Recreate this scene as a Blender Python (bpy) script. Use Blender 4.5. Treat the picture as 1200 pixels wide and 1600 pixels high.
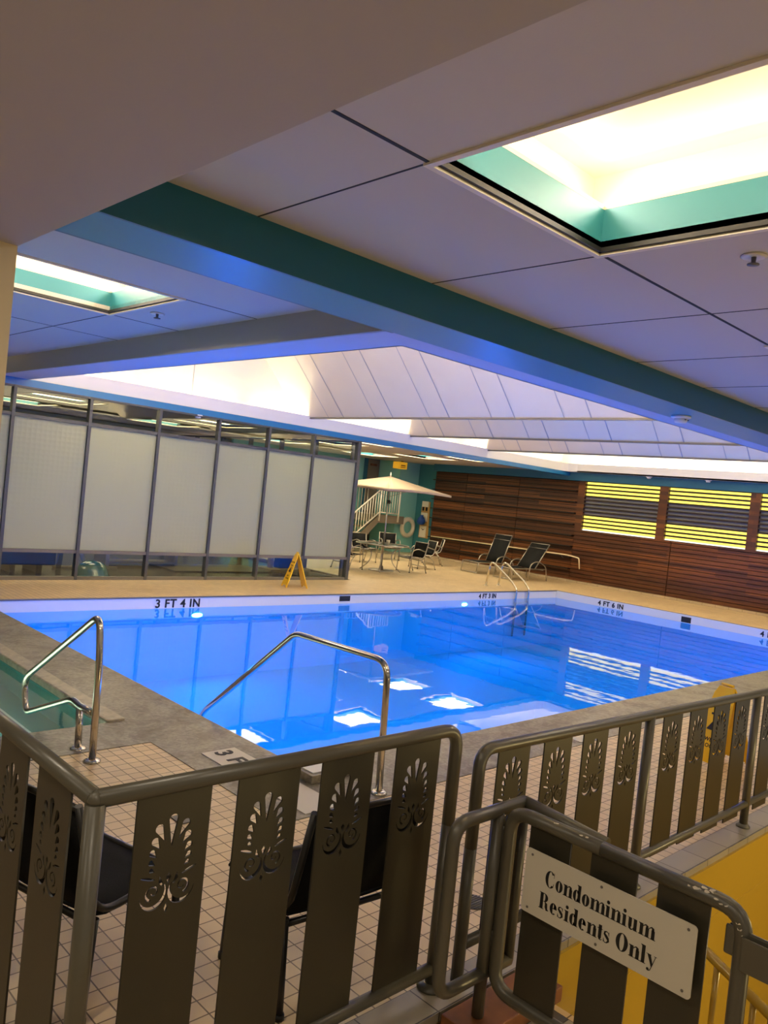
import bpy, bmesh, math, random
from mathutils import Vector, Matrix
random.seed(7)
sc = bpy.context.scene
for o in list(bpy.data.objects): bpy.data.objects.remove(o)
COL = sc.collection
PI = math.pi

# ------------------------------------------------------------------ camera
EYE = 1.75
yaw, pitch, roll, FPX = -0.768207, -0.0216052, 0.1035795, 1238.746
f_ = Vector((-math.sin(yaw)*math.cos(pitch), math.cos(yaw)*math.cos(pitch), math.sin(pitch)))
r_ = f_.cross(Vector((0, 0, 1))).normalized(); u_ = r_.cross(f_)
r2 = r_*math.cos(roll)+u_*math.sin(roll); u2 = -r_*math.sin(roll)+u_*math.cos(roll)
cd = bpy.data.cameras.new('camera'); cam = bpy.data.objects.new('camera', cd); COL.objects.link(cam)
m = Matrix((r2, u2, -f_)).transposed().to_4x4(); m.translation = (0, 0, EYE); cam.matrix_world = m
cd.sensor_fit = 'VERTICAL'; cd.sensor_height = 32.0; cd.lens = FPX/1600*32.0; cd.clip_start = .05; cd.clip_end = 200
sc.camera = cam

# ------------------------------------------------------------------ world, view, light tuning
w = bpy.data.worlds.new('world'); sc.world = w; w.use_nodes = True
w.node_tree.nodes['Background'].inputs[0].default_value = (1.0, .86, .68, 1)
w.node_tree.nodes['Background'].inputs[1].default_value = .30
sc.view_settings.view_transform = 'Standard'; sc.view_settings.look = 'None'
sc.view_settings.gamma = 1; sc.view_settings.use_curve_mapping = False
sc.view_settings.exposure = 0.2
sc.cycles.max_bounces = 10; sc.cycles.transparent_max_bounces = 12
sc.cycles.caustics_reflective = False; sc.cycles.caustics_refractive = False
sc.cycles.sample_clamp_indirect = 6.0
WARM = (1.0, .86, .66)
L_COVE = 7.5       # W per metre of vault cove
L_SKY = 8.5        # W per metre of skylight strip
L_GYM = 6.5       # emission of gym skylight tops
L_POOL = 48      # W per underwater lamp
L_STAIR = 20
L_FILL = 9
BLUE = (.012, .21, 1.0)

# ------------------------------------------------------------------ helpers
def link(name, me, mats=(), parent=None):
    o = bpy.data.objects.new(name, me); COL.objects.link(o)
    for mm in (mats if isinstance(mats, (list, tuple)) else [mats]):
        if mm: me.materials.append(mm)
    if parent: o.parent = parent
    return o
def tag(o, label=None, cat=None, group=None, kind=None):
    if label: o['label'] = label
    if cat: o['category'] = cat
    if group: o['group'] = group
    if kind: o['kind'] = kind
    return o
def empty(name, loc=(0, 0, 0), rz=0, label=None, cat=None, group=None, kind=None):
    o = bpy.data.objects.new(name, None); COL.objects.link(o); o.location = loc; o.rotation_euler = (0, 0, rz)
    o.empty_display_size = .1
    return tag(o, label, cat, group, kind)
def copy_tree(o, parent=None):
    c = o.copy(); COL.objects.link(c); c.parent = parent
    for ch in list(o.children): copy_tree(ch, c)
    return c

class MB:
    def __init__(s): s.bm = bmesh.new()
    def box(s, a, b, mat=0):
        x0, y0, z0 = [min(p, q) for p, q in zip(a, b)]; x1, y1, z1 = [max(p, q) for p, q in zip(a, b)]
        v = [s.bm.verts.new(p) for p in ((x0,y0,z0),(x1,y0,z0),(x1,y1,z0),(x0,y1,z0),(x0,y0,z1),(x1,y0,z1),(x1,y1,z1),(x0,y1,z1))]
        for q in ((0,3,2,1),(4,5,6,7),(0,1,5,4),(1,2,6,5),(2,3,7,6),(3,0,4,7)):
            f = s.bm.faces.new([v[i] for i in q]); f.material_index = mat
        return s
    def obox(s, c, size, M):   # oriented box: centre, size, 3x3 matrix
        n = len(s.bm.verts); h = [k/2 for k in size]
        v = []
        for dx, dy, dz in ((-1,-1,-1),(1,-1,-1),(1,1,-1),(-1,1,-1),(-1,-1,1),(1,-1,1),(1,1,1),(-1,1,1)):
            v.append(s.bm.verts.new(Vector(c)+M@Vector((dx*h[0], dy*h[1], dz*h[2]))))
        for q in ((0,3,2,1),(4,5,6,7),(0,1,5,4),(1,2,6,5),(2,3,7,6),(3,0,4,7)): s.bm.faces.new([v[i] for i in q])
        return s
    def quad(s, *p):
        s.bm.faces.new([s.bm.verts.new(q) for q in p]); return s
    def prism(s, pts, axis, a, b):
        """2D polygon extruded along axis from a to b"""
        def P(u, v, t):
            return {0: (t, u, v), 1: (u, t, v), 2: (u, v, t)}[axis]
        A = [s.bm.verts.new(P(u, v, a)) for u, v in pts]; B = [s.bm.verts.new(P(u, v, b)) for u, v in pts]
        s.bm.faces.new(A); s.bm.faces.new(B[::-1])
        for i in range(len(pts)):
            j = (i+1) % len(pts); s.bm.faces.new((A[i], B[i], B[j], A[j]))
        return s
    def tube(s, pts, r, n=12, closed=False, cap=True):
        pts = [Vector(p) for p in pts]
        rr = r if isinstance(r, (list, tuple)) else [r]*len(pts)
        N = len(pts); rings = []; prev = None
        for i, p in enumerate(pts):
            if closed: t = (pts[(i+1) % N]-pts[i-1]).normalized()
            else: t = (pts[min(i+1, N-1)]-pts[max(i-1, 0)]).normalized()
            if prev is None:
                a = Vector((0, 0, 1)) if abs(t.z) < .9 else Vector((1, 0, 0))
                nrm = t.cross(a).normalized()
            else:
                nrm = (prev-t*prev.dot(t)).normalized()
            prev = nrm; b = t.cross(nrm)
            sc_ = 1.0
            if 0 < i < N-1 and not closed:
                d1 = (pts[i]-pts[i-1]).normalized(); c = max(.5, t.dot(d1)); sc_ = 1/c
            ring = [s.bm.verts.new(p+(nrm*math.cos(2*PI*k/n)+b*math.sin(2*PI*k/n))*rr[i]) for k in range(n)]
            rings.append(ring)
        for i in range(N if closed else N-1):
            A, B = rings[i], rings[(i+1) % N]
            for k in range(n):
                f = s.bm.faces.new((A[k], A[(k+1) % n], B[(k+1) % n], B[k])); f.smooth = True
        if cap and not closed:
            s.bm.faces.new(rings[0][::-1]); s.bm.faces.new(rings[-1])
        return s
    def lathe(s, prof, c=(0, 0, 0), n=24, smooth=True):
        rings = []
        for r, z in prof:
            if r < 1e-6: rings.append([s.bm.verts.new((c[0], c[1], c[2]+z))])
            else: rings.append([s.bm.verts.new((c[0]+r*math.cos(2*PI*k/n), c[1]+r*math.sin(2*PI*k/n), c[2]+z)) for k in range(n)])
        for A, B in zip(rings, rings[1:]):
            for k in range(n):
                k2 = (k+1) % n
                vs = [A[k % len(A)], A[k2 % len(A)], B[k2 % len(B)], B[k % len(B)]]
                u = []
                for v in vs:
                    if v not in u: u.append(v)
                if len(u) > 2:
                    f = s.bm.faces.new(u); f.smooth = smooth
        return s
    def sheet(s, rows, th=.01):   # grid surface rows of points, thickness along normal approx
        R = [[Vector(p) for p in r] for r in rows]; V = [[s.bm.verts.new(p) for p in r] for r in R]; fs = []
        for i in range(len(V)-1):
            for j in range(len(V[0])-1):
                f = s.bm.faces.new((V[i][j], V[i][j+1], V[i+1][j+1], V[i+1][j])); f.smooth = True; fs.append(f)
        bmesh.ops.recalc_face_normals(s.bm, faces=fs)
        if th: bmesh.ops.solidify(s.bm, geom=fs, thickness=th)
        return s
    def build(s, name, mats=None, parent=None, bevel=0):
        bmesh.ops.recalc_face_normals(s.bm, faces=s.bm.faces)
        if bevel:
            es = [e for e in s.bm.edges if len(e.link_faces) == 2 and e.calc_face_angle(0) > .7]
            bmesh.ops.bevel(s.bm, geom=es, offset=bevel, segments=2, affect='EDGES', profile=.6)
        me = bpy.data.meshes.new(name); s.bm.to_mesh(me); s.bm.free()
        return link(name, me, mats, parent)

def rpath(pts, r, n=6):
    """polyline with rounded corners"""
    P = [Vector(p) for p in pts]; out = [P[0]]
    rs = r if isinstance(r, (list, tuple)) else [r]*(len(P)-2)
    for i in range(1, len(P)-1):
        a = (P[i-1]-P[i]); b = (P[i+1]-P[i]); rad = min(rs[i-1], a.length*.49, b.length*.49)
        if rad <= 1e-5: out.append(P[i]); continue
        a = a.normalized()*rad; b = b.normalized()*rad
        for k in range(n+1):
            t = k/n; out.append((P[i]+a)*(1-t)**2+P[i]*2*t*(1-t)+(P[i]+b)*t**2)
    out.append(P[-1]); return out

# ------------------------------------------------------------------ materials
def mat(name, col, rough=.5, metal=0, noise=0, nscale=8, bump=0, bscale=60, spec=.5, coat=0, emis=None, est=0, trans=0, col2=None, stretch=None):
    mt = bpy.data.materials.new(name); mt.use_nodes = True; nt = mt.node_tree; b = nt.nodes['Principled BSDF']
    b.inputs['Base Color'].default_value = (*col, 1); b.inputs['Roughness'].default_value = rough
    b.inputs['Metallic'].default_value = metal; b.inputs['Specular IOR Level'].default_value = spec
    b.inputs['Coat Weight'].default_value = coat; b.inputs['Transmission Weight'].default_value = trans
    if emis: b.inputs['Emission Color'].default_value = (*emis, 1); b.inputs['Emission Strength'].default_value = est
    tc = nt.nodes.new('ShaderNodeTexCoord'); vec = tc.outputs['Object']
    if stretch:
        mp = nt.nodes.new('ShaderNodeMapping'); mp.inputs['Scale'].default_value = stretch
        nt.links.new(vec, mp.inputs[0]); vec = mp.outputs[0]
    if noise or col2:
        n = nt.nodes.new('ShaderNodeTexNoise'); n.inputs['Scale'].default_value = nscale; n.inputs['Detail'].default_value = 6
        nt.links.new(vec, n.inputs['Vector'])
        cr = nt.nodes.new('ShaderNodeValToRGB'); cr.color_ramp.elements[0].position = .3; cr.color_ramp.elements[1].position = .7
        c2 = col2 if col2 else tuple(min(1, c*(1+noise)) for c in col)
        c1 = col if col2 else tuple(c*(1-noise) for c in col)
        cr.color_ramp.elements[0].color = (*c1, 1); cr.color_ramp.elements[1].color = (*c2, 1)
        nt.links.new(n.outputs['Fac'], cr.inputs[0]); nt.links.new(cr.outputs[0], b.inputs['Base Color'])
    if bump:
        n = nt.nodes.new('ShaderNodeTexNoise'); n.inputs['Scale'].default_value = bscale; n.inputs['Detail'].default_value = 4
        nt.links.new(vec, n.inputs['Vector'])
        bp = nt.nodes.new('ShaderNodeBump'); bp.inputs['Strength'].default_value = bump; bp.inputs['Distance'].default_value = .01
        nt.links.new(n.outputs['Fac'], bp.inputs['Height']); nt.links.new(bp.outputs[0], b.inputs['Normal'])
    return mt
def emit(name, col, s):
    mt = bpy.data.materials.new(name); mt.use_nodes = True; nt = mt.node_tree; nt.nodes.clear()
    e = nt.nodes.new('ShaderNodeEmission'); e.inputs[0].default_value = (*col, 1); e.inputs[1].default_value = s
    o = nt.nodes.new('ShaderNodeOutputMaterial'); nt.links.new(e.outputs[0], o.inputs[0]); return mt
def tiles(name, c1, c2, grout, size, swap=None, rough=.35, gap=.004, offset=0, w_=1.0):
    mt = bpy.data.materials.new(name); mt.use_nodes = True; nt = mt.node_tree; b = nt.nodes['Principled BSDF']
    b.inputs['Roughness'].default_value = rough
    tc = nt.nodes.new('ShaderNodeTexCoord'); sx = nt.nodes.new('ShaderNodeSeparateXYZ'); cx = nt.nodes.new('ShaderNodeCombineXYZ')
    nt.links.new(tc.outputs['Object'], sx.inputs[0])
    o = swap or 'XY'
    nt.links.new(sx.outputs[o[0]], cx.inputs[0]); nt.links.new(sx.outputs[o[1]], cx.inputs[1])
    br = nt.nodes.new('ShaderNodeTexBrick'); br.offset = offset; br.squash = 1
    br.inputs['Color1'].default_value = (*c1, 1); br.inputs['Color2'].default_value = (*c2, 1); br.inputs['Mortar'].default_value = (*grout, 1)
    br.inputs['Scale'].default_value = 1; br.inputs['Brick Width'].default_value = size*w_; br.inputs['Row Height'].default_value = size
    br.inputs['Mortar Size'].default_value = gap; br.inputs['Mortar Smooth'].default_value = .1; br.inputs['Bias'].default_value = 0
    nt.links.new(cx.outputs[0], br.inputs['Vector'])
    n = nt.nodes.new('ShaderNodeTexNoise'); n.inputs['Scale'].default_value = 2.2; n.inputs['Detail'].default_value = 5
    nt.links.new(tc.outputs['Object'], n.inputs['Vector'])
    mr = nt.nodes.new('ShaderNodeMapRange'); mr.inputs['To Min'].default_value = .78; mr.inputs['To Max'].default_value = 1.12
    nt.links.new(n.outputs['Fac'], mr.inputs[0])
    mx = nt.nodes.new('ShaderNodeVectorMath'); mx.operation = 'SCALE'
    nt.links.new(br.outputs['Color'], mx.inputs[0]); nt.links.new(mr.outputs[0], mx.inputs['Scale'])
    nt.links.new(mx.outputs[0], b.inputs['Base Color'])
    bp = nt.nodes.new('ShaderNodeBump'); bp.inputs['Strength'].default_value = .4; bp.inputs['Distance'].default_value = .003; bp.invert = True
    nt.links.new(br.outputs['Fac'], bp.inputs['Height']); nt.links.new(bp.outputs[0], b.inputs['Normal'])
    return mt
def water(name, tint, fr=1.33, bump=.05, scale=1.2):
    mt = bpy.data.materials.new(name); mt.use_nodes = True; nt = mt.node_tree; nt.nodes.clear()
    tr = nt.nodes.new('ShaderNodeBsdfTransparent'); tr.inputs[0].default_value = (*tint, 1)
    gl = nt.nodes.new('ShaderNodeBsdfGlossy'); gl.inputs['Roughness'].default_value = .015; gl.inputs[0].default_value = (1, 1, 1, 1)
    fn = nt.nodes.new('ShaderNodeFresnel'); fn.inputs[0].default_value = fr
    ge = nt.nodes.new('ShaderNodeNewGeometry'); mm = nt.nodes.new('ShaderNodeMix'); mm.data_type = 'FLOAT'
    nt.links.new(ge.outputs['Backfacing'], mm.inputs[0]); nt.links.new(fn.outputs[0], mm.inputs[2]); mm.inputs[3].default_value = .04
    mx = nt.nodes.new('ShaderNodeMixShader'); nt.links.new(mm.outputs[0], mx.inputs[0])
    nt.links.new(tr.outputs[0], mx.inputs[1]); nt.links.new(gl.outputs[0], mx.inputs[2])
    tc = nt.nodes.new('ShaderNodeTexCoord'); n = nt.nodes.new('ShaderNodeTexNoise'); n.inputs['Scale'].default_value = scale; n.inputs['Detail'].default_value = 3
    nt.links.new(tc.outputs['Object'], n.inputs['Vector'])
    bp = nt.nodes.new('ShaderNodeBump'); bp.inputs['Strength'].default_value = bump; bp.inputs['Distance'].default_value = .1
    nt.links.new(n.outputs['Fac'], bp.inputs['Height']); nt.links.new(bp.outputs[0], gl.inputs['Normal']); nt.links.new(bp.outputs[0], fn.inputs['Normal'])
    o = nt.nodes.new('ShaderNodeOutputMaterial'); nt.links.new(mx.outputs[0], o.inputs[0]); return mt
def clearglass(name, tint=(.93, .96, .95)):
    mt = water(name, tint, 1.45, 0.0001); return mt
def frosted(name):
    mt = bpy.data.materials.new(name); mt.use_nodes = True; nt = mt.node_tree; nt.nodes.clear()
    d = nt.nodes.new('ShaderNodeBsdfDiffuse'); t = nt.nodes.new('ShaderNodeBsdfTranslucent'); g = nt.nodes.new('ShaderNodeBsdfGlossy')
    c = (.63, .66, .46, 1); d.inputs[0].default_value = c; t.inputs[0].default_value = c; g.inputs['Roughness'].default_value = .35
    a = nt.nodes.new('ShaderNodeMixShader'); a.inputs[0].default_value = .55; nt.links.new(d.outputs[0], a.inputs[1]); nt.links.new(t.outputs[0], a.inputs[2])
    b = nt.nodes.new('ShaderNodeMixShader'); b.inputs[0].default_value = .08; nt.links.new(a.outputs[0], b.inputs[1]); nt.links.new(g.outputs[0], b.inputs[2])
    tc = nt.nodes.new('ShaderNodeTexCoord'); vo = nt.nodes.new('ShaderNodeTexVoronoi'); vo.inputs['Scale'].default_value = 14
    vo.inputs['Randomness'].default_value = .15
    nt.links.new(tc.outputs['Object'], vo.inputs['Vector'])
    bp = nt.nodes.new('ShaderNodeBump'); bp.inputs['Strength'].default_value = .12; bp.inputs['Distance'].default_value = .02
    nt.links.new(vo.outputs['Distance'], bp.inputs['Height'])
    for q in (d, t, g): nt.links.new(bp.outputs[0], q.inputs['Normal'])
    o = nt.nodes.new('ShaderNodeOutputMaterial'); nt.links.new(b.outputs[0], o.inputs[0]); return mt

M = {}
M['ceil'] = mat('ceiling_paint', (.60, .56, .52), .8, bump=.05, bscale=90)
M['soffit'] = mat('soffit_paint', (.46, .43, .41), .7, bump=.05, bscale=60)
M['seam'] = mat('seam_shadow_gap', (.03, .03, .03), .8)
M['teal'] = mat('teal_paint', (.03, .23, .28), .45)
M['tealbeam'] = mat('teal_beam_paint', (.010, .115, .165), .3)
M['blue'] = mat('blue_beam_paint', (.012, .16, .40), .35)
M['white'] = mat('white_paint', (.82, .82, .80), .6)
M['cream'] = mat('cream_cove_paint', (.80, .76, .62), .6)
M['purple'] = mat('pale_soffit_paint', (.60, .58, .66), .6)
M['vault'] = mat('stretched_vault_film', (.86, .74, .52), .22, noise=.02, nscale=2)
M['vaultseam'] = mat('vault_seam', (.38, .36, .34), .5)
M['warmtrim'] = mat('cream_trim', (.85, .76, .58), .5)
M['tile'] = tiles('beige_deck_tile', (.80, .62, .37), (.70, .53, .31), (.17, .105, .05), .0785, gap=.0028)
M['fartile'] = M['tile']
M['nosetile'] = tiles('grey_nosing_tile', (.34, .30, .23), (.28, .25, .19), (.05, .04, .03), .14, w_=1.9, gap=.003)
M['stone'] = None
M['shell'] = mat('pool_plaster', (.55, .84, .92), .6)
M['gutter'] = mat('white_pool_wall', (.80, .80, .79), .35)
M['tub'] = mat('hot_tub_plaster', (.80, .84, .72), .5, noise=.08)
M['tubrim'] = mat('teal_tub_tile', (.04, .26, .25), .3)
M['bronze'] = mat('bronze_enamel', (.085, .077, .055), .34, metal=.0, spec=.6, bump=.02, bscale=200, noise=.05)
M['plate'] = mat('bronze_plate_enamel', (.040, .035, .022), .36, metal=.25, spec=.6, bump=.03, bscale=260)
M['steel'] = mat('polished_steel', (.62, .58, .50), .16, metal=1)
M['frame'] = mat('charcoal_frame', (.055, .06, .065), .4)
M['framegrey'] = mat('grey_frame', (.14, .13, .12), .45)
M['black'] = mat('black_paint', (.008, .008, .008), .5)
M['ink'] = mat('sign_ink', (.006, .006, .006), .6)
M['sling'] = mat('black_sling_fabric', (.007, .007, .007), .8, spec=.25, bump=.3, bscale=400)
M['slingframe'] = mat('dark_bronze_chair_frame', (.035, .033, .030), .3, metal=.3)
M['alu'] = mat('brushed_aluminium', (.42, .38, .32), .35, metal=.8)
M['sign'] = mat('sign_plate_white', (.62, .58, .48), .45)
M['chip'] = mat('worn_paint_chip', (.55, .50, .40), .6)
M['yellow'] = mat('yellow_plastic', (.85, .52, .01), .35)
M['gold'] = mat('yellow_wall_paint', (.44, .29, .035), .2, spec=.7, bump=.06, bscale=25)
M['canvas'] = mat('beige_umbrella_canvas', (.46, .36, .26), .8, bump=.1, bscale=150)
M['tablegls'] = mat('table_top_glass', (.10, .12, .11), .12, spec=.8)
M['tealwall'] = mat('teal_wall_paint', (.24, .56, .52), .6)
M['deepteal'] = mat('deep_blue_teal_wall_paint', (.02, .13, .20), .6)
M['taupe'] = mat('taupe_paint', (.20, .165, .12), .6)
M['railwhite'] = mat('white_rail_paint', (.75, .70, .60), .4)
M['ring'] = mat('life_ring_white', (.80, .72, .58), .5)
M['wooden'] = mat('stained_wood_block', (.20, .07, .02), .5, noise=.3)
M['tan'] = mat('tan_board', (.50, .30, .10), .5)
M['navy'] = mat('navy_vinyl', (.008, .022, .045), .4)
M['bluecloth'] = mat('blue_cloth', (.01, .06, .28), .7)
M['rubber'] = mat('gym_rubber_floor', (.016, .02, .035), .22, bump=.1, bscale=80)
M['gymball'] = mat('teal_vinyl', (.03, .12, .14), .15, spec=.8)
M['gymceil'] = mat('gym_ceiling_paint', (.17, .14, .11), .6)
M['gymwall'] = mat('gym_wall_paint', (.60, .60, .52), .7)
M['darkhole'] = mat('skimmer_opening', (.004, .004, .006), .5)
M['wblack'] = mat('black_tile', (.02, .02, .02), .3)
M['wblue'] = water('pool_water', (.03, .48, 1.0), 1.33, .012, 1.6)
M['wtub'] = water('hot_tub_water', (.78, .97, .93), 1.33, .02, 5)
M['glass'] = clearglass('clear_glass')
M['frost'] = frosted('frosted_film_glass')
M['louvglow'] = emit('backlit_yellow_panel', (1.0, .80, .10), 1.9)
M['louvwhite'] = emit('backlit_white_edge', (1.0, .95, .8), 1.6)
M['louvgrey'] = mat('louvre_grey_panel', (.50, .48, .42), .35)
M['skytop2'] = emit('patio_skylight_glow', (1.0, .84, .56), 11)
M['skytop'] = emit('gym_skylight_glow', (1.0, .80, .46), L_GYM)
M['bayglow'] = emit('added_bay_glow', (1.0, .84, .58), 1.3)  # made-up glow that brightens the vault bays
M['lens'] = emit('pool_lamp_lens', (1, .9, .85), 90)
M['darkgap'] = mat('dark_gap', (.006, .004, .003), .8)
M['skybox'] = mat('skylight_box_white', (.85, .76, .60), .7)

def stone_mat():
    mt = mat('marbled_grey_stone', (.2, .2, .2), .32, bump=.15, bscale=45); nt = mt.node_tree; b = nt.nodes['Principled BSDF']
    tc = nt.nodes.new('ShaderNodeTexCoord')
    def nz(sc_, det, dist, lo, hi):
        n = nt.nodes.new('ShaderNodeTexNoise'); n.inputs['Scale'].default_value = sc_; n.inputs['Detail'].default_value = det; n.inputs['Distortion'].default_value = dist
        nt.links.new(tc.outputs['Object'], n.inputs['Vector'])
        m_ = nt.nodes.new('ShaderNodeMapRange'); m_.inputs['From Min'].default_value = lo; m_.inputs['From Max'].default_value = hi
        nt.links.new(n.outputs['Fac'], m_.inputs[0]); return m_.outputs[0]
    a = nz(2.2, 8, 1.2, .38, .62); f = nz(38, 5, .4, .35, .65); v = nz(5, 10, 3.0, .47, .53)
    def mix(x, y, fac, k=1.0):
        m_ = nt.nodes.new('ShaderNodeMix'); m_.data_type = 'RGBA'
        if k != 1.0:
            q = nt.nodes.new('ShaderNodeMath'); q.operation = 'MULTIPLY'; q.inputs[1].default_value = k; nt.links.new(fac, q.inputs[0]); fac = q.outputs[0]
        nt.links.new(fac, m_.inputs[0])
        for i_, c in ((6, x), (7, y)):
            if isinstance(c, tuple): m_.inputs[i_].default_value = (*c, 1)
            else: nt.links.new(c, m_.inputs[i_])
        return m_.outputs[2]
    c1 = mix((.13, .10, .07), (.30, .27, .21), a); c2 = mix(c1, (.40, .37, .30), v, .35); c3 = mix((.05, .04, .03), c2, f, 1.0)
    c4 = mix(c2, c3, f, .0001); m_ = nt.nodes.new('ShaderNodeMix'); m_.data_type = 'RGBA'; m_.inputs[0].default_value = .45
    nt.links.new(c2, m_.inputs[6]); nt.links.new(c3, m_.inputs[7]); nt.links.new(m_.outputs[2], b.inputs['Base Color']); return mt
M['stone'] = stone_mat()
def wood_mat():
    mt = bpy.data.materials.new('ipe_wood_planks'); mt.use_nodes = True; nt = mt.node_tree; b = nt.nodes['Principled BSDF']
    b.inputs['Roughness'].default_value = .42
    tc = nt.nodes.new('ShaderNodeTexCoord'); sx = nt.nodes.new('ShaderNodeSeparateXYZ'); nt.links.new(tc.outputs['Object'], sx.inputs[0])
    cx = nt.nodes.new('ShaderNodeCombineXYZ'); nt.links.new(sx.outputs['Y'], cx.inputs[0]); nt.links.new(sx.outputs['Z'], cx.inputs[1])
    br = nt.nodes.new('ShaderNodeTexBrick'); br.offset = .37; br.offset_frequency = 2
    br.inputs['Scale'].default_value = 1; br.inputs['Brick Width'].default_value = 1.9; br.inputs['Row Height'].default_value = .097
    br.inputs['Mortar Size'].default_value = 0; br.inputs['Color1'].default_value = (0, 0, 0, 1); br.inputs['Color2'].default_value = (1, 1, 1, 1)
    nt.links.new(cx.outputs[0], br.inputs['Vector'])
    mp = nt.nodes.new('ShaderNodeMapping'); mp.inputs['Scale'].default_value = (1, 1.2, 40); nt.links.new(tc.outputs['Object'], mp.inputs[0])
    n = nt.nodes.new('ShaderNodeTexNoise'); n.inputs['Scale'].default_value = 1.5; n.inputs['Detail'].default_value = 6; nt.links.new(mp.outputs[0], n.inputs['Vector'])
    ad = nt.nodes.new('ShaderNodeMath'); ad.operation = 'MULTIPLY_ADD'; ad.inputs[1].default_value = .5
    nt.links.new(br.outputs['Color'], ad.inputs[0])
    ml = nt.nodes.new('ShaderNodeMath'); ml.operation = 'MULTIPLY'; ml.inputs[1].default_value = .55; nt.links.new(n.outputs['Fac'], ml.inputs[0])
    nt.links.new(ml.outputs[0], ad.inputs[2])
    cr = nt.nodes.new('ShaderNodeValToRGB'); e = cr.color_ramp.elements
    e[0].position = .12; e[0].color = (.030, .008, .002, 1); e[1].position = .85; e[1].color = (.21, .066, .012, 1)
    q = e.new(.5); q.color = (.085, .024, .005, 1)
    nt.links.new(ad.outputs[0], cr.inputs[0]); nt.links.new(cr.outputs[0], b.inputs['Base Color'])
    return mt
M['wood'] = wood_mat()
M['darkwood'] = mat('dark_wood_ledge', (.018, .007, .003), .5)

def area(name, loc, sx, sy, power, col, rot=(0, 0, 0), spread=None):
    ld = bpy.data.lights.new(name, 'AREA'); ld.shape = 'RECTANGLE'; ld.size = sx; ld.size_y = sy; ld.energy = power; ld.color = col
    if spread: ld.spread = spread
    o = bpy.data.objects.new(name, ld); COL.objects.link(o); o.location = loc; o.rotation_euler = rot; return o

# ------------------------------------------------------------------ dimensions
ZC, ZS, ZB = 3.06, 2.85, 2.83          # ceiling, lower soffit, beam underside
PX0, PX1, PY0, PY1 = 3.16, 15.35, 3.78, 10.05   # pool
ZW = -.16
XW = 17.9                                # timber wall
YG = 11.7                                # glass partition
VX0, VX1, VY0, VY1 = 4.07, 17.7, 4.2, 11.7   # vault opening

def slab(name, xs, ys, z0, z1, holes, mats, parent=None):
    """rectangular slab with rectangular holes (x0,x1,y0,y1)"""
    X = sorted(set(list(xs)+[h[0] for h in holes]+[h[1] for h in holes])); Y = sorted(set(list(ys)+[h[2] for h in holes]+[h[3] for h in holes]))
    X = [x for x in X if xs[0] <= x <= xs[1]]; Y = [y for y in Y if ys[0] <= y <= ys[1]]
    def solid(i, j):
        if i < 0 or j < 0 or i >= len(X)-1 or j >= len(Y)-1: return False
        cx, cy = (X[i]+X[i+1])/2, (Y[j]+Y[j+1])/2
        return not any(h[0] < cx < h[1] and h[2] < cy < h[3] for h in holes)
    bm = bmesh.new(); vd = {}
    def V(x, y, z):
        k = (round(x, 5), round(y, 5), z)
        if k not in vd: vd[k] = bm.verts.new((x, y, z))
        return vd[k]
    for i in range(len(X)-1):
        for j in range(len(Y)-1):
            if not solid(i, j): continue
            a, b, c, d = X[i], X[i+1], Y[j], Y[j+1]
            bm.faces.new((V(a, c, z1), V(b, c, z1), V(b, d, z1), V(a, d, z1)))
            bm.faces.new((V(a, d, z0), V(b, d, z0), V(b, c, z0), V(a, c, z0)))
            if not solid(i-1, j): bm.faces.new((V(a, c, z0), V(a, c, z1), V(a, d, z1), V(a, d, z0)))
            if not solid(i+1, j): bm.faces.new((V(b, d, z0), V(b, d, z1), V(b, c, z1), V(b, c, z0)))
            if not solid(i, j-1): bm.faces.new((V(b, c, z0), V(b, c, z1), V(a, c, z1), V(a, c, z0)))
            if not solid(i, j+1): bm.faces.new((V(a, d, z0), V(a, d, z1), V(b, d, z1), V(b, d, z0)))
    me = bpy.data.meshes.new(name); bm.to_mesh(me); bm.free()
    return link(name, me, mats, parent)
def struct(o, label=None): o['kind'] = 'structure'; (label and o.__setitem__('label', label)); return o

# ------------------------------------------------------------------ floors
TUB = (-.6, 2.54, 5.08, 9.2)
YN = 1.82
hol = [(PX0, PX1, PY0, PY1), TUB, (2.57, PX0, 3.17, PY1), (PX0, PX1, 3.17, PY0), (-.6, 2.57, 4.6, 5.08), (-5, 2.57, 9.2, 9.4), (2.54, 2.57, 5.08, 9.4)]
struct(slab('floor', (-5, 18.7), (YN, 11.66), -.12, 0, hol, M['tile']))
struct(slab('floor_patio', (10.55, 18.7), (11.66, 19.2), -.12, 0, [], M['tile']))
struct(slab('floor_gym', (-5, 10.55), (11.66, 19.2), -.12, 0, [], M['rubber']))
cop = slab('trim_1', (-.6, PX1), (3.17, PY1), -.12, .004, [(PX0, PX1, PY0, PY1), TUB, (-.6, 2.57, 3.17, 4.6), (PX1-.001, PX1, 3.17, PY1), (-.6, 2.54, 9.2, 10.05)], M['stone'])
struct(cop)
# tile nosing along the rail
struct(slab('trim_2', (-5, 6.6), (1.675, YN), -.03, .004, [], M['nosetile']))
struct(slab('floor_curb', (-5, 6.6), (1.70, YN), -.2, -.03, [], M['tile']))
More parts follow.
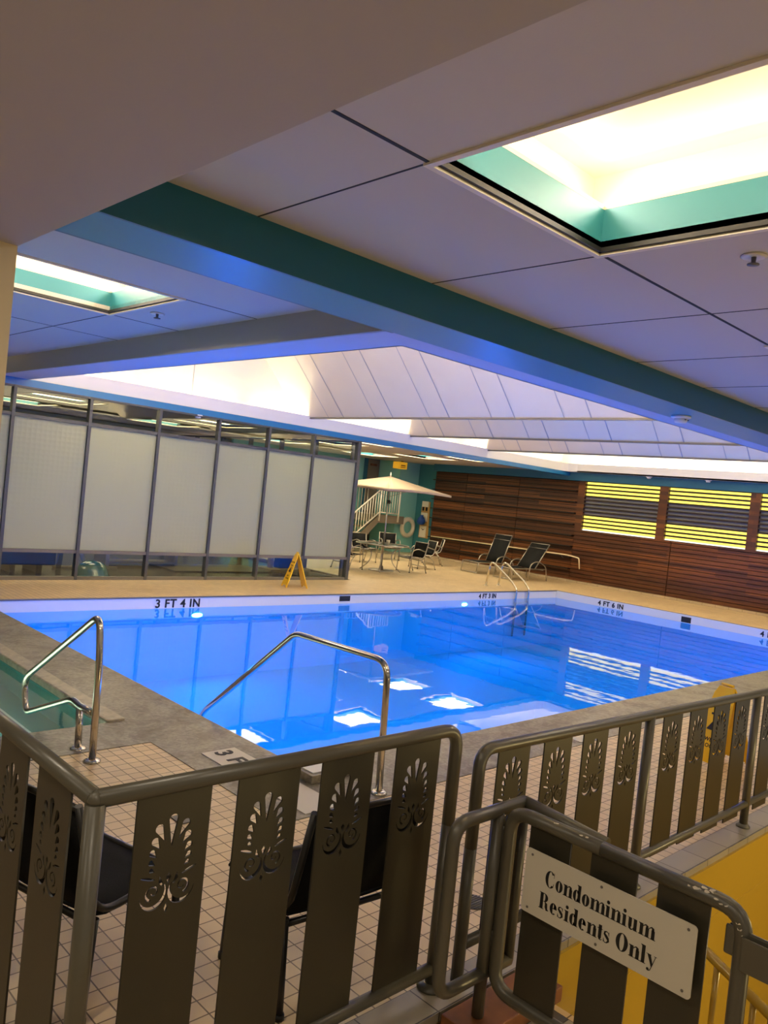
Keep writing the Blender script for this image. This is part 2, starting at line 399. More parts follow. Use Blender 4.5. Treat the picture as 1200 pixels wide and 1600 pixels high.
# landing and stair on the near side
struct(slab('floor_landing', (-5, 2.55), (-3.5, 1.68), -.2, -.05, [], M['tile']))
MB().box((2.36, .3, -.05), (2.55, 1.66, -.046)).build('trim_3', tiles('black_and_cream_nosing_tile', (.02, .02, .02), (.6, .52, .36), (.08, .06, .04), .075, gap=.003))
bpy.data.objects['trim_3']['kind'] = 'structure'
stair = struct(empty('stair_flight', (2.55, 0, 0)))
for i in range(4):
    o = MB().box((.0+i*.28, -.9, -1.6), (.28+i*.28, 1.66, -.22-i*.17)).build('step', M['tile'], stair)
    MB().box((.0+i*.28, -.9, -.22-i*.17), (.04+i*.28, 1.66, -.216-i*.17)).build('step_nosing', M['wooden'], o)
struct(MB().box((2.55, 1.662, -2.2), (6.6, 1.70, -.03)).box((2.55, 1.66, -.335), (6.6, 1.664, -.325)).build('wall_stair', M['gold']))
struct(MB().box((6.5, -3, -2.2), (6.6, 1.66, -.0)).build('wall_stair_end', M['gold']))
struct(MB().box((2.55, -3, -2.3), (6.6, 1.66, -1.6)).build('floor_lower', M['gold']))
struct(MB().box((2.5, -3, -2.3), (2.55, -.9, -.2)).build('wall_stair_side', M['gold']))

# ------------------------------------------------------------------ pool
sh = MB()
sh.quad((PX0, PY0, -1.2), (PX1, PY0, -1.2), (PX1, PY1, -1.2), (PX0, PY1, -1.2))
for a, b in (((PX0, PY1), (PX1, PY1)), ((PX1, PY0), (PX1, PY1)), ((PX0, PY0), (PX0, PY1)), ((PX0, PY0), (PX1, PY0))):
    sh.quad((a[0], a[1], -1.2), (b[0], b[1], -1.2), (b[0], b[1], -.30), (a[0], a[1], -.30))
shell = struct(sh.build('pool_basin', M['shell']))
gt = MB()
gt.box((PX0, PY1-.02, -.32), (PX1, PY1+.02, -.002)).box((PX1-.02, PY0, -.32), (PX1+.02, PY1, -.002))
gt.box((PX0-.01, PY0, -.32), (PX0+.02, PY1, -.03)).box((PX0, PY0-.01, -.32), (PX1, PY0+.02, -.03))
gt.build('gutter_wall', M['gutter'], shell)
# dark edge line above the wall
MB().box((PX0, PY1-.03, -.014), (PX1+.03, PY1, .005)).box((PX1, PY0, -.014), (PX1+.03, PY1, .005)).build('edge_lip', M['framegrey'], shell)
sk = MB()
def on_far(x0, x1, z0, z1): return ((x0, PY1-.024, z0), (x1, PY1-.018, z1))
sk.box(*on_far(8.86, 9.1, -.12, -.03)); sk.build('skimmer_slot', M['darkhole'], shell)
MB().box((PX1-.024, 6.88, -.15), (PX1-.018, 7.08, -.04)).build('skimmer_slot', M['darkhole'], shell)
water_o = MB().quad((PX0+.02, PY0+.02, ZW), (PX1-.02, PY0+.02, ZW), (PX1-.02, PY1-.02, ZW), (PX0+.02, PY1-.02, ZW)).build('pool_water', M['wblue'])
tag(water_o, 'clear blue lit water filling the swimming pool', 'water', kind='stuff')
def text_mesh(name, s, size, mtl, loc, rot, parent, ext=.002, bold=.0):
    cu = bpy.data.curves.new(name, 'FONT'); cu.body = s; cu.size = size; cu.extrude = ext; cu.offset = bold; cu.resolution_u = 3
    cu.align_x = 'CENTER'; cu.align_y = 'CENTER'; cu.space_character = 1.1
    t = bpy.data.objects.new(name, cu); COL.objects.link(t)
    dg = bpy.context.evaluated_depsgraph_get(); me = bpy.data.meshes.new_from_object(t.evaluated_get(dg))
    bpy.data.objects.remove(t)
    o = link(name, me, mtl, parent); o.location = loc; o.rotation_euler = rot; return o
text_mesh('depth_marking', '3 FT 4 IN', .165, M['ink'], (5.82, PY1-.026, -.095), (PI/2, 0, 0), shell, bold=.004)
text_mesh('depth_marking', '4 FT 3 IN', .13, M['ink'], (12.86, PY1-.026, -.09), (PI/2, 0, 0), shell, bold=.004)
text_mesh('depth_marking', '4 FT 6 IN', .14, M['ink'], (PX1-.026, 8.65, -.09), (PI/2, 0, -PI/2), shell, bold=.004)
text_mesh('depth_marking', '4 FT 6 IN', .14, M['ink'], (PX1-.026, 5.25, -.09), (PI/2, 0, -PI/2), shell, bold=.004)
mk = MB().box((2.742, 3.2, .004), (2.99, 4.265, .008)).build('depth_marker_tile', mat('marker_tile_white', (.62, .58, .50), .4), shell)
text_mesh('depth_marking', '3 FT', .165, M['ink'], (2.866, 4.075, .0085), (0, 0, -PI/2), mk, bold=.004)
MB().box((5.45, 3.2, .004), (5.75, 3.42, .008)).build('depth_marker_tile', bpy.data.materials['marker_tile_white'], shell)
# white moulded pool steps in the near corner
st = struct(empty('pool_steps', (PX0, PY0, 0)))
MB().box((-.06, -.14, -.10), (.42, .1, .012)).build('step', M['gutter'], st, bevel=.01)
MB().box((.0, .05, -.9), (1.2, .4, -.40)).build('step', M['gutter'], st, bevel=.02)
MB().box((.0, .4, -1.19), (1.2, .8, -.65)).build('step', M['gutter'], st, bevel=.02)
def pool_light(loc, rot, where):
    r = empty('pool_light', loc, rot, 'glowing round underwater lamp '+where, 'lamp', 'underwater lamps in the pool walls')
    o = MB().lathe([(0, 0), (.085, 0), (.09, .01), (.09, .02)], n=20).build('lens', M['lens'], r); o.rotation_euler = (PI/2, 0, 0); o.scale = (1, .36, 1)
    o = MB().lathe([(.09, -.005), (.12, -.005), (.12, .02), (.09, .025), (.09, -.005)], n=20).build('lamp_rim', M['gutter'], r); o.rotation_euler = (PI/2, 0, 0); o.scale = (1, .36, 1)
    a = area('pool_lamp_light', (0, -.06, 0), .16, .16, L_POOL, BLUE, (-math.radians(92), 0, 0)); a.parent = r
    return r
pool_light((6.13, PY1-.03, -.265), 0, 'on the far wall below the 3 FT 4 IN marking')
pool_light((12.12, PY1-.03, -.24), 0, 'on the far wall left of the pool ladder')
pool_light((PX1-.03, 4.6, -.28), -PI/2, 'on the wall under the timber cladding at the right')
for x in (4.9, 8.9, 12.9):
    pool_light((x, PY0+.03, -.32), PI, 'on the near wall, hidden under the coping')
for y in (5.6, 8.2):  # hidden lamps added to throw blue light onto the left ceiling
    pool_light((PX0+.03, y, -.40), PI/2, 'on the left wall, added unseen to blue the ceiling')

# ------------------------------------------------------------------ hot tub
tb = MB(); x0, x1, y0, y1 = TUB
tb.quad((x0, y0, -.6), (x1, y0, -.6), (x1, y1, -.6), (x0, y1, -.6))
for a, b in (((x0, y1), (x1, y1)), ((x1, y0), (x1, y1)), ((x0, y0), (x0, y1)), ((x0, y0), (x1, y0))):
    tb.quad((a[0], a[1], -.75), (b[0], b[1], -.75), (b[0], b[1], -.1), (a[0], a[1], -.1))
tub = struct(tb.build('hot_tub_basin', M['tub']))
MB().box((x1-.05, y0, -.04), (x1+.09, y1+.09, .02)).build('tub_rim', mat('pale_stone_rim', (.34, .30, .22), .3, noise=.25, nscale=20), tub, bevel=.016)
MB().box((x1-.045, y0, -.60), (x1-.03, y1, -.04)).box((x0, y1-.045, -.60), (x1, y1-.03, -.04)).build('teal_tub_wall', M['tubrim'], tub)
MB().box((x1-.28, y0, -.45), (x1-.045, y1, -.24)).build('tub_bench', M['tubrim'], tub)
MB().box((x1-.30, y0, -.255), (x1-.275, y1, -.235)).build('bench_edge', M['gutter'], tub)
MB().box((x1-.60, y0, -.75), (x1-.28, y1, -.46)).build('tub_bench', M['tubrim'], tub)
tag(MB().quad((x0, y0, -.05), (x1-.05, y0, -.05), (x1-.05, y1-.05, -.05), (x0, y1-.05, -.05)).build('hot_tub_water', M['wtub']), 'pale green clear water in the hot tub at the left', 'water', kind='stuff')

area('tub_fill_light', (1.2, 6.3, -.09), .35, .35, 30, (1, 1, .9), (0, 0, 0))  # fill light added to brighten the tub water and floor
# ------------------------------------------------------------------ ceilings
def sky_hole(x0, x1, y0, y1): return (x0, x1, y0, y1)
SK1 = (2.22, 3.45, .35, 2.22); SK2 = (1.75, 2.95, 5.48, 6.7)
SK3 = (-1.4, -.2, .35, 2.22)
NEAR = [(5.7, 6.95, .35, 2.22)]  # unseen skylight added to light the near deck
GSK = [(x, x+1.2, y, y+1.1) for x in (1.75, 4.93, 8.15, 11.3, 14.5) for y in (11.95, 13.75, 15.85)]
struct(slab('ceiling', (-5, 18.7), (-4, 12.1), ZC, ZC+.06, [(3.72, 18.3, 3.9, 12.1), SK1, SK2]+NEAR, M['ceil']))
# shadow-gap seams, 2 mm under the panels
sm = MB(); e_ = .004; zc = ZC-.002
for x0, x1, y0, y1 in ((1.0, 2.2, 2.215, 2.235), (3.45, 18, 2.21, 2.23)):
    sm.box((x0, y0, zc), (x1, y1, ZC+.001))
for x, y0, y1 in ((2.2, 2.24, 3.39), (3.48, 2.24, 3.39), (4.74, -4, 3.39), (6.0, -4, 3.39), (7.26, -4, 3.39), (8.5, -4, 3.39), (2.2, -4, .33)):
    sm.box((x-.005, y0, zc), (x+.005, y1, ZC+.001))
sm.box((-1, 5.46, zc), (1.74, 5.47, ZC+.001)).box((2.97, 5.46, zc), (3.65, 5.47, ZC+.001)).box((-1, 6.72, zc), (3.65, 6.73, ZC+.001))
sm.box((2.96, 6.74, zc), (2.97, 11.5, ZC+.001)).box((-1, 7.98, zc), (3.65, 7.99, ZC+.001))
struct(sm.build('trim_4', M['seam']))
def skylight(name, h, z, depth, label, group=None):
    x0, x1, y0, y1 = h; cx, cy = (x0+x1)/2, (y0+y1)/2; w2, d2 = (x1-x0)/2, (y1-y0)/2
    r = empty('recessed_skylight', (cx, cy, z), 0, label, 'skylight', group)
    t = .03; tr = MB()
    for a, b in (((-w2-t, -d2-t), (w2+t, -d2)), ((-w2-t, d2), (w2+t, d2+t)), ((-w2-t, -d2), (-w2, d2)), ((w2, -d2), (w2+t, d2))):
        tr.box((*a, -.012), (*b, 0.0))
    tr.build('trim_frame', M['warmtrim'], r)
    dk = MB()
    for a, b in (((-w2, -d2), (w2, -d2+.02)), ((-w2, d2-.02), (w2, d2)), ((-w2, -d2), (-w2+.02, d2)), ((w2-.02, -d2), (w2, d2))):
        dk.box((*a, .0), (*b, .022))
    dk.build('shadow_reveal', M['black'], r)
    wl = MB()
    for a, b in (((-w2, -d2-.02), (w2, -d2)), ((-w2, d2), (w2, d2+.02)), ((-w2-.02, -d2), (-w2, d2)), ((w2, -d2), (w2+.02, d2))):
        wl.box((*a, .0), (*b, depth-.021))
    wl.build('teal_well', M['teal'], r)
    W, D, H = w2+.22, d2+.22, .26
    bx = MB()
    bx.box((-W, -D, depth-.02), (W, -d2-.0, depth)).box((-W, d2, depth-.02), (W, D, depth)).box((-W, -d2, depth-.02), (-w2, d2, depth)).box((w2, -d2, depth-.02), (W, d2, depth))
    bx.box((-W-.02, -D-.02, depth), (-W, D+.02, depth+H)).box((W, -D-.02, depth), (W+.02, D+.02, depth+H))
    bx.box((-W, -D-.02, depth), (W, -D, depth+H)).box((-W, D, depth), (W, D+.02, depth+H)).box((-W, -D, depth+H), (W, D, depth+H+.02))
    bx.build('light_box', M['skybox'], r)
    tl = math.radians(52)
    for (lx, ly, sx, sy, rot) in ((0, D-.05, 2*w2, .09, (-tl, 0, 0)), (0, -D+.05, 2*w2, .09, (tl, 0, 0)), (-W+.05, 0, .09, 2*d2, (0, -tl, 0)), (W-.05, 0, .09, 2*d2, (0, tl, 0))):
        a = area('skylight_strip', (lx, ly, depth+.15), sx, sy, L_SKY*max(sx, sy), WARM, rot); a.parent = r
    return r
skylight('a', SK1, ZC, .24, 'large bright recessed skylight with teal sides at upper right')
skylight('b', SK2, ZC, .20, 'small bright recessed skylight with teal sides left of the teal beam')
for nh in NEAR: skylight('c', nh, ZC, .24, 'recessed skylight added out of view along the near ceiling for deck light', 'added skylights outside the frame')
for x, y in ((.1, .4), (.1, 1.9), (.1, -1.2), (-1.6, 1.0), (-1.6, 3.0)):  # soffit lamps added out of view to brighten the foreground deck
    dlt = empty('fill_light', (x, y, 2.55), 0, 'round white fill lamp added unseen in the low soffit', 'fill_light', 'added fill lamps in the low soffit')
    MB().lathe([(.06, 0), (.085, 0), (.085, -.008), (.06, -.012), (.06, 0)], n=24).build('rim', M['white'], dlt)
    a = area('fill_light_lamp', (0, 0, -.015), .11, .11, L_FILL, WARM); a.parent = dlt
for x, y in ((2.85, -1.4), (5.2, -1.4), (7.6, .6), (9.6, 1.0), (12.5, 1.6)):  # more unseen ceiling lamps added as fill for the deck
    dlt = empty('fill_light', (x, y, ZC), 0, 'round white fill lamp added unseen in the near ceiling', 'fill_light', 'added fill lamps in the near ceiling')
    MB().lathe([(.06, 0), (.085, 0), (.085, -.008), (.06, -.012), (.06, 0)], n=24).build('rim', M['white'], dlt)
    a = area('fill_light_lamp', (0, 0, -.015), .11, .11, L_FILL, WARM); a.parent = dlt
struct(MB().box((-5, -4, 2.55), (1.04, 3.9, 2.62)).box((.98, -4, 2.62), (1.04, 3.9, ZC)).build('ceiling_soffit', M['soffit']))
struct(MB().box((.45, 3.23, 0), (1.04, 3.83, 2.55)).build('column', mat('beige_column_paint', (.62, .52, .36), .7)))
# teal beam
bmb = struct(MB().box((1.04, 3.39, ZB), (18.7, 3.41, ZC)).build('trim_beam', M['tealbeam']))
MB().box((1.04, 3.41, ZB), (18.7, 3.86, ZB+.02)).build('beam_underside', mat('beam_underside_pool_glow', (.04, .26, .36), .35), bmb)  # underside coloured lighter and bluer to carry the pool glow
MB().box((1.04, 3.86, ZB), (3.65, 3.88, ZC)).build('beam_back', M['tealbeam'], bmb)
struct(MB().box((3.65, 3.86, ZS), (18.7, 4.2, ZS+.03)).box((3.66, 4.2, ZS), (4.07, 11.66, ZS+.03)).build('ceiling_vault_border', M['purple']))
struct(MB().box((3.63, 3.88, ZS), (3.66, 11.9, ZC)).build('trim_5', mat('grey_beam_face', (.42, .40, .37), .6)))

# vault walls and cove ledges
vw = MB(); ZT = 6.2
vw.box((3.68, 3.86, ZS+.03), (3.72, 12.05, ZT)).box((3.68, 3.86, ZS+.03), (18.05, 3.9, ZT)).box((3.68, 12.03, ZS+.03), (18.05, 12.07, ZT)).box((18.0, 3.86, ZS+.0), (18.05, 12.07, ZT))
vw.box((3.7, 11.72, ZS), (18.0, 12.05, ZS+.03)).box((17.7, 4.2, ZS), (18.0, 11.72, ZS+.03))
for x in (6.85, 9.6, 12.4, 15.2): vw.box((x-.006, 12.022, 3.0), (x+.006, 12.031, ZT), 1)
vlt = vw.build('wall_vault', [M['cream'], M['vaultseam']]); struct(vlt)
# perimeter upstand (white band)
ub = MB()
ub.prism([(VX0, VY1-.02), (VX1-.25, VY1-.02), (VX1-.05, VY1-.1), (VX1, VY1-.35), (VX1, VY0), (VX1+.03, VY0), (VX1+.03, VY1), (VX1-.0, VY1+.02), (VX0, VY1+.02)], 2, ZS, ZS+.21)
ub.box((VX0-.02, VY0, ZS), (VX0, VY1, ZS+.16)).box((VX0, VY0-.02, ZS), (VX1, VY0, ZS+.16))
struct(ub.build('trim_6', M['white']))
# stretched-film saw-tooth ceiling
film = struct(empty('ceiling_vault', (0, 0, 0)))
XL = (9.15, 11.83, 14.42); ZL = 3.03
prevx = 3.72
for bi, xl in enumerate(XL):
    run = 2.45 if bi else 2.55
    xa, za = xl-run, ZL+run*1.06
    f = MB().quad((xl, 3.9, ZL), (xl, 12.03, ZL), (xa, 12.03, za), (xa, 3.9, za))
    f.quad((xa, 3.9, za), (xa, 12.03, za), (prevx+.02, 12.03, za), (prevx+.02, 3.9, za))
    fo = f.build('film_panel', M['vault'], film)
    if bi: MB().box((prevx+.02, 3.9, ZL+.02), (prevx+.04, 12.03, za)).build('added_glow_panel', M['bayglow'], film)  # unseen glowing sheet added to light the next film panel
    s_ = MB(); nx, nz = -1.06/1.457, -1/1.457
    ys = []
    y = 11.15
    while y > 4.2: ys += [(y, .006), (y-.42, .010)]; y -= 1.25
    for y, hw in ys:
        a = Vector((xl, y, ZL)); b = Vector((xa, y, za)); o_ = Vector((nx, 0, nz))*.004
        s_.quad(a+o_+Vector((0, hw, 0)), a+o_-Vector((0, hw, 0)), b+o_-Vector((0, hw, 0)), b+o_+Vector((0, hw, 0)))
    s_.build('film_seam', M['vaultseam'], fo)
    MB().box((xl-.02, 3.9, ZL-.02), (xl+.02, 12.03, ZL+.008)).build('film_edge_trim', M['framegrey'], fo)
    prevx = xl
MB().box((prevx+.02, 3.9, ZT-.3), (18.0, 12.03, ZT-.28)).build('film_panel', M['vault'], film)
MB().box((prevx+.02, 3.9, ZL+.02), (prevx+.04, 12.03, ZT-.3)).build('added_glow_panel', M['bayglow'], film)  # same added glow behind the last bay
MB().box((3.68, 3.86, ZT), (18.05, 12.07, ZT+.05)).build('vault_roof', M['white'], film)
# cove lamps
def cove(x0, y0, x1, y1, n, p=1.0):
    for i in range(n):
        t0, t1 = (i+.08)/n, (i+.92)/n
        a = Vector((x0+(x1-x0)*t0, y0+(y1-y0)*t0, 0)); b = Vector((x0+(x1-x0)*t1, y0+(y1-y0)*t1, 0)); L = (b-a).length; c = (a+b)/2
        hx = abs(b.x-a.x) > abs(b.y-a.y)
        area('cove_lamp', (c.x, c.y, ZS+.07), L if hx else .08, .08 if hx else L, L_COVE*L*p, (1, .89, .72), (PI, 0, 0))
cove(3.9, 11.86, 17.8, 11.86, 7)
cove(17.86, 4.4, 17.86, 11.6, 4, 3)
cove(4.2, 4.04, 17.5, 4.04, 4, 17)
cove(3.88, 4.4, 3.88, 11.6, 3, 5)
# blue header over the glass partition
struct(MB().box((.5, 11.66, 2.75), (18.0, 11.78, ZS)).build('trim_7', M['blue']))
struct(MB().box((17.86, 4.0, 2.64), (18.0, 16.5, ZS)).build('trim_8', M['deepteal']))
# ceiling beyond the header, with skylights
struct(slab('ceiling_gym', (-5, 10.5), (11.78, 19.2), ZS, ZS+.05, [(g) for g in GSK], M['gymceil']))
struct(slab('ceiling_patio', (10.5, 18.7), (11.78, 19.2), ZS, ZS+.05, [(g) for g in GSK], mat('patio_ceiling_paint', (.42, .37, .34), .7)))
for i, g in enumerate(GSK):
    x0, x1, y0, y1 = g; cx, cy = (x0+x1)/2, (y0+y1)/2; w2, d2 = (x1-x0)/2, (y1-y0)/2
    DP = .06 if x0 < 10.5 else .10
    r = empty('recessed_skylight', (cx, cy, ZS), 0, 'glowing warm square skylight in the ceiling beyond the glass partition', 'skylight', 'skylights in the ceiling beyond the glass partition')
    wl = MB()
    for a, b in (((-w2, -d2-.02), (w2, -d2)), ((-w2, d2), (w2, d2+.02)), ((-w2-.02, -d2), (-w2, d2)), ((w2, -d2), (w2+.02, d2))):
        wl.box((*a, .0), (*b, DP))
    wl.build('teal_well', M['teal'], r)
    tr = MB(); t = .04
    for a, b in (((-w2-t, -d2-t), (w2+t, -d2)), ((-w2-t, d2), (w2+t, d2+t)), ((-w2-t, -d2), (-w2, d2)), ((w2, -d2), (w2+t, d2))):
        tr.box((*a, -.012), (*b, 0.0))
    tr.build('trim_frame', M['warmtrim'], r)
    MB().box((-w2, -d2, DP), (w2, d2, DP+.02)).build('light_box', M['skytop' if x0 < 10.5 else 'skytop2'], r)

# ------------------------------------------------------------------ room walls
struct(MB().box((18.0, 1.7, -.1), (18.1, 16.5, 2.64)).build('wall_right', M['darkgap']))
struct(MB().box((18.5, -4, -.1), (18.7, 19.2, ZC)).build('wall_right_outer', M['deepteal']))
struct(MB().box((-5, 19.1, 0), (18.7, 19.2, ZS)).build('wall_back', M['gymwall']))
struct(MB().box((-5.1, -4, -.1), (-5, 19.2, ZC)).build('wall_left', M['gymwall']))
struct(MB().box((12.0, 18.6, 0), (17.2, 18.7, ZS)).build('wall_patio', M['tealwall']))
struct(MB().box((17.52, 17.6, 0), (18.5, 18.7, ZS)).build('wall_pier', M['tealwall']))
struct(MB().box((18.40, 16.5, 0), (18.5, 17.6, ZS)).box((18.0, 16.45, 0), (18.5, 16.5, ZS)).build('wall_niche', mat('mid_teal_wall_paint', (.04, .20, .24), .6)))

# timber cladding
def planks(name, y0, y1, z0, z1, ledges, parent, skip=None):
    mb = MB(); dg = MB(); lg = MB(); z = z0; i = 0
    while z < z1-.02:
        led = ledges and i % 3 == 2
        zt = min(z+(.055 if led else .083), z1)
        mb.box((XW+(0 if not ledges else .05), y0+.008, z), (XW+.07, y1-.008, zt))
        if led and zt+.04 < z1: lg.box((XW-.07, y0, zt+.012), (XW+.07, y1, zt+.038))
        z += .097; i += 1
    dg.box((XW+.072, y0, z0), (XW+.08, y1, z1)); dg.build('shadow_backing', M['darkgap'], parent)
    if ledges: lg.build('dark_ledge', M['darkwood'], parent)
    else: lg.bm.free()
    return mb.build(name, M['wood'], parent)
wr = bpy.data.objects['wall_right']
for a, b in ((15.2, 16.45), (13.3, 15.2), (11.4, 13.3)):
    planks('timber_panel', a, b, .06, 2.62, True, wr)
YL = 1.8
for a, b in ((8.72, 11.38), (6.0, 8.72), (3.3, 6.0)):
    planks('timber_panel', a, b, .06, 1.36, False, wr)
lb = [(11.15, 9.2), (8.93, 7.13), (6.85, 5.2), (4.95, 3.2)]
lb = [(11.14, 9.12), (8.93, 6.98), (6.82, 4.9), (4.72, 3.0)]
import itertools
for k, (a, b) in enumerate(((11.38, 9.03), (9.03, 6.9), (6.9, 4.81), (4.81, 2.7))):
    y1, y0 = a, b
    wn = struct(empty('window_%d' % (k+3), (XW, 0, 0)))
    gl = MB()
    yy0, yy1 = y0+.11, y1-.11 if k else y1-.2
    # glowing bands and grey middle
    MB().box((.088, yy0, 2.27), (.095, yy1, 2.66)).box((.088, yy0, 1.40), (.095, yy1, 1.76)).build('backlit_panel', M['louvglow'], wn)
    MB().box((.07, yy0, 1.372), (.08, yy1, 1.40)).build('light_edge', M['louvwhite'], wn)
    MB().box((.085, yy0, 1.76), (.095, yy1, 2.27)).build('grey_panel', M['louvgrey'], wn)
    fr = MB(); fr.box((0, y0, 1.36), (.08, yy0, 2.66)).box((0, yy1, 1.36), (.08, y1, 2.66)); fr.build('louvre_post', M['wood'], wn)
    z = 1.455
    while z < 2.66:
        MB().box((.01, yy0, z), (.07, yy1, min(z+.043, 2.66))).build('louvre_slat', M['darkwood'], wn); z += .097
# tile base below the cladding
struct(MB().box((XW-.05, 1.8, 0), (XW+.1, 16.5, .055)).build('baseboard_right', tiles('base_tile', (.55, .43, .30), (.5, .4, .27), (.2, .14, .08), .3, swap='YZ')))

# ------------------------------------------------------------------ glass partition
def partition(name, loc, rz, xs, flip=1):
    r = struct(empty(name, loc, rz))
    for i, x in enumerate(xs):
        wd = .045 if i < len(xs)-1 else .08
        MB().box((x-wd/2, -.05, 0), (x+wd/2, .05, 2.75)).build('mullion', M['frame'], r)
    x0, x1 = xs[0], xs[-1]
    for z, h, mt in ((0, .05, 'framegrey'), (.40, .05, 'framegrey'), (2.32, .05, 'frame'), (2.72, .03, 'frame')):
        MB().box((x0, -.04, z), (x1, .04, z+h)).build('transom', M[mt], r)
    for a, b in zip(xs, xs[1:]):
        MB().box((a+.02, -.005, .45), (b-.02, .005, 2.32)).build('frosted_pane', M['frost'], r)
        MB().box((a+.02, -.004, .05), (b-.02, .004, .40)).build('clear_pane', M['glass'], r)
        MB().box((a+.02, -.004, 2.37), (b-.02, .004, 2.72)).build('clear_pane', M['glass'], r)
    return r
mx = [1.6, 2.75, 3.9, 5.0, 6.13, 7.23, 8.26, 9.29, 10.42]
partition('window_1', (0, YG, 0), 0, mx)
partition('window_2', (10.45, YG+.06, 0), PI/2, [.1, 1.3, 2.5, 3.7, 4.9, 6.1, 7.3])

# ------------------------------------------------------------------ railings
def petal(ax, ay, bx, by, r0, r1):
    """teardrop: fat end a, tail b"""
    a = Vector((ax, ay)); b = Vector((bx, by)); d = (b-a).normalized(); n = Vector((-d.y, d.x)); pts = []
    for k in range(9):
        t = PI/2+PI*k/8; pts.append(a+(d*math.cos(t)+n*math.sin(t))*r0)
    for k in range(1, 6): 
        t = k/6; pts.append(a+(b-a)*t-n*(r0*(1-t)**1.1+r1*t))
    pts += [b-n*r1*.6, b+n*r1*.6]
    for k in range(5, 0, -1):
        t = k/6; pts.append(a+(b-a)*t+n*(r0*(1-t)**1.1+r1*t))
    return pts
def band(path, ws):
    P = [Vector(p) for p in path]; L = []; R_ = []
    for i, p in enumerate(P):
        d = (P[min(i+1, len(P)-1)]-P[max(i-1, 0)]).normalized(); n = Vector((-d.y, d.x))
        L.append(p+n*ws[i]/2); R_.append(p-n*ws[i]/2)
    return L+R_[::-1]
def palmette():
    H = []; u = .00041
    def q(dx, y): return (dx*u*1.03, (890-y)*u)
    c = q(0, 297); H.append(petal(*c, *q(0, 470), 33*u, 3.2*u))
    for dx, y, tx, ty, r in ((101, 334, 50, 425, 30), (122, 412, 78, 470, 27), (135, 482, 96, 524, 23), (139, 542, 103, 572, 19), (134, 592, 102, 614, 15)):
        for s in (1, -1): H.append(petal(*q(s*(dx-10), y+8), *q(s*tx, ty), r*u, 3*u))
    H.append([Vector(q(*p)) for p in ((0, 640), (18, 668), (0, 715), (-18, 668))])
    H.append([Vector(q(*p)) for p in ((0, 835), (13, 868), (0, 905), (-13, 868))])
    for s in (1, -1):
        # small leaf beside centre
        H.append([Vector(q(s*a, b)) for a, b in ((48, 668), (62, 650), (66, 690), (40, 722), (30, 716))])
        # outer crescent
        pa = []; ws = []
        for k in range(15):
            t = k/14; an = math.radians(150+205*t); pa.append(q(s*(98+86*math.cos(an)), 755-92*math.sin(an))); ws.append(u*(6+26*math.sin(PI*min(1, t*1.15))**1.0*(1 if t < .87 else .3)) if t < .9 else 5*u)
        H.append(band(pa, ws))
        # inner spiral
        pa = []; ws = []
        for k in range(20):
            t = k/19; an = math.radians(-75+430*t); r = 52*(1-t)+10*t; pa.append(q(s*(98+r*math.cos(an)), 745-r*math.sin(an))); ws.append(u*(5+11*(1-t)))
        H.append(band(pa, ws))
        # top flourish
        pa = []; ws = []
        for k in range(9):
            t = k/8; pa.append(q(s*(92+96*t), 668-10*math.sin(PI*t)-34*t*t)); ws.append(u*(7+10*math.sin(PI*t)))
        H.append(band(pa, ws))
    return H
def plate_mesh(w_, z0, z1, motif_top=None, th=.006):
    cu = bpy.data.curves.new('c', 'CURVE'); cu.dimensions = '2D'; cu.fill_mode = 'BOTH'; cu.extrude = th/2
    polys = [[Vector((-w_/2, z0)), Vector((w_/2, z0)), Vector((w_/2, z1)), Vector((-w_/2, z1))]]
    if motif_top is not None:
        pass
        for h in palmette(): polys.append([Vector((p[0], p[1]+motif_top-.256)) for p in h])
    for i, P in enumerate(polys):
        A = sum(P[k].x*P[(k+1) % len(P)].y-P[(k+1) % len(P)].x*P[k].y for k in range(len(P)))
        if (A > 0) != (i == 0): P = P[::-1]
        s = cu.splines.new('POLY'); s.points.add(len(P)-1); s.use_cyclic_u = True
        for k, p in enumerate(P): s.points[k].co = (p.x, p.y, 0, 1)
    t = bpy.data.objects.new('c', cu); COL.objects.link(t)
    me = bpy.data.meshes.new_from_object(t.evaluated_get(bpy.context.evaluated_depsgraph_get()))
    bpy.data.objects.remove(t)
    me.transform(Matrix.Rotation(PI/2, 4, 'X')); me.name = 'plate'; me.materials.clear(); me.materials.append(M['plate'])
    return me
RT = .0235
def flange(name, x, y, z, parent, mt='bronze', r=.052):
    return MB().lathe([(0, 0), (r, 0), (r, .008), (r*.75, .016), (.028, .02), (0, .02)], (x, y, z), 24).build(name, M[mt], parent)
# -- long guard along the deck edge, with its return to the column
g1 = empty('guard_rail', (.87, 1.79, .004), 0, 'bronze guard rail with palmette plates turning the corner in the left foreground', 'railing')
def L1(x, y, z): return (x-.87, y-1.79, z-.004)
MB().tube([L1(.87, 3.2, .95), L1(.87, 1.79, .95), L1(.89, 1.79, .95)][:2], RT).tube(rpath([L1(.87, 1.79, .95), L1(2.208, 1.79, .945), L1(2.208, 1.79, .60)], .075), RT).lathe([(0, RT), (RT*.7, RT*.7), (RT, 0), (RT*.7, -RT*.7), (0, -RT)], L1(.87, 1.79, .95)).build('top_rail', M['bronze'], g1)
MB().tube([L1(2.208, 1.79, .60), L1(2.208, 1.79, .0045)], RT).build('post', M['bronze'], g1)
MB().tube([L1(.87, 1.79, .94), L1(.87, 1.79, .0045)], RT*1.08).build('post', M['bronze'], g1)
MB().tube([L1(.87, 1.79, .075), L1(2.208, 1.79, .075)], RT*.95).build('bottom_rail', M['bronze'], g1)
MB().tube([L1(.87, 1.79, .075), L1(.87, 3.2, .075)], RT*.95).build('bottom_rail', M['bronze'], g1)
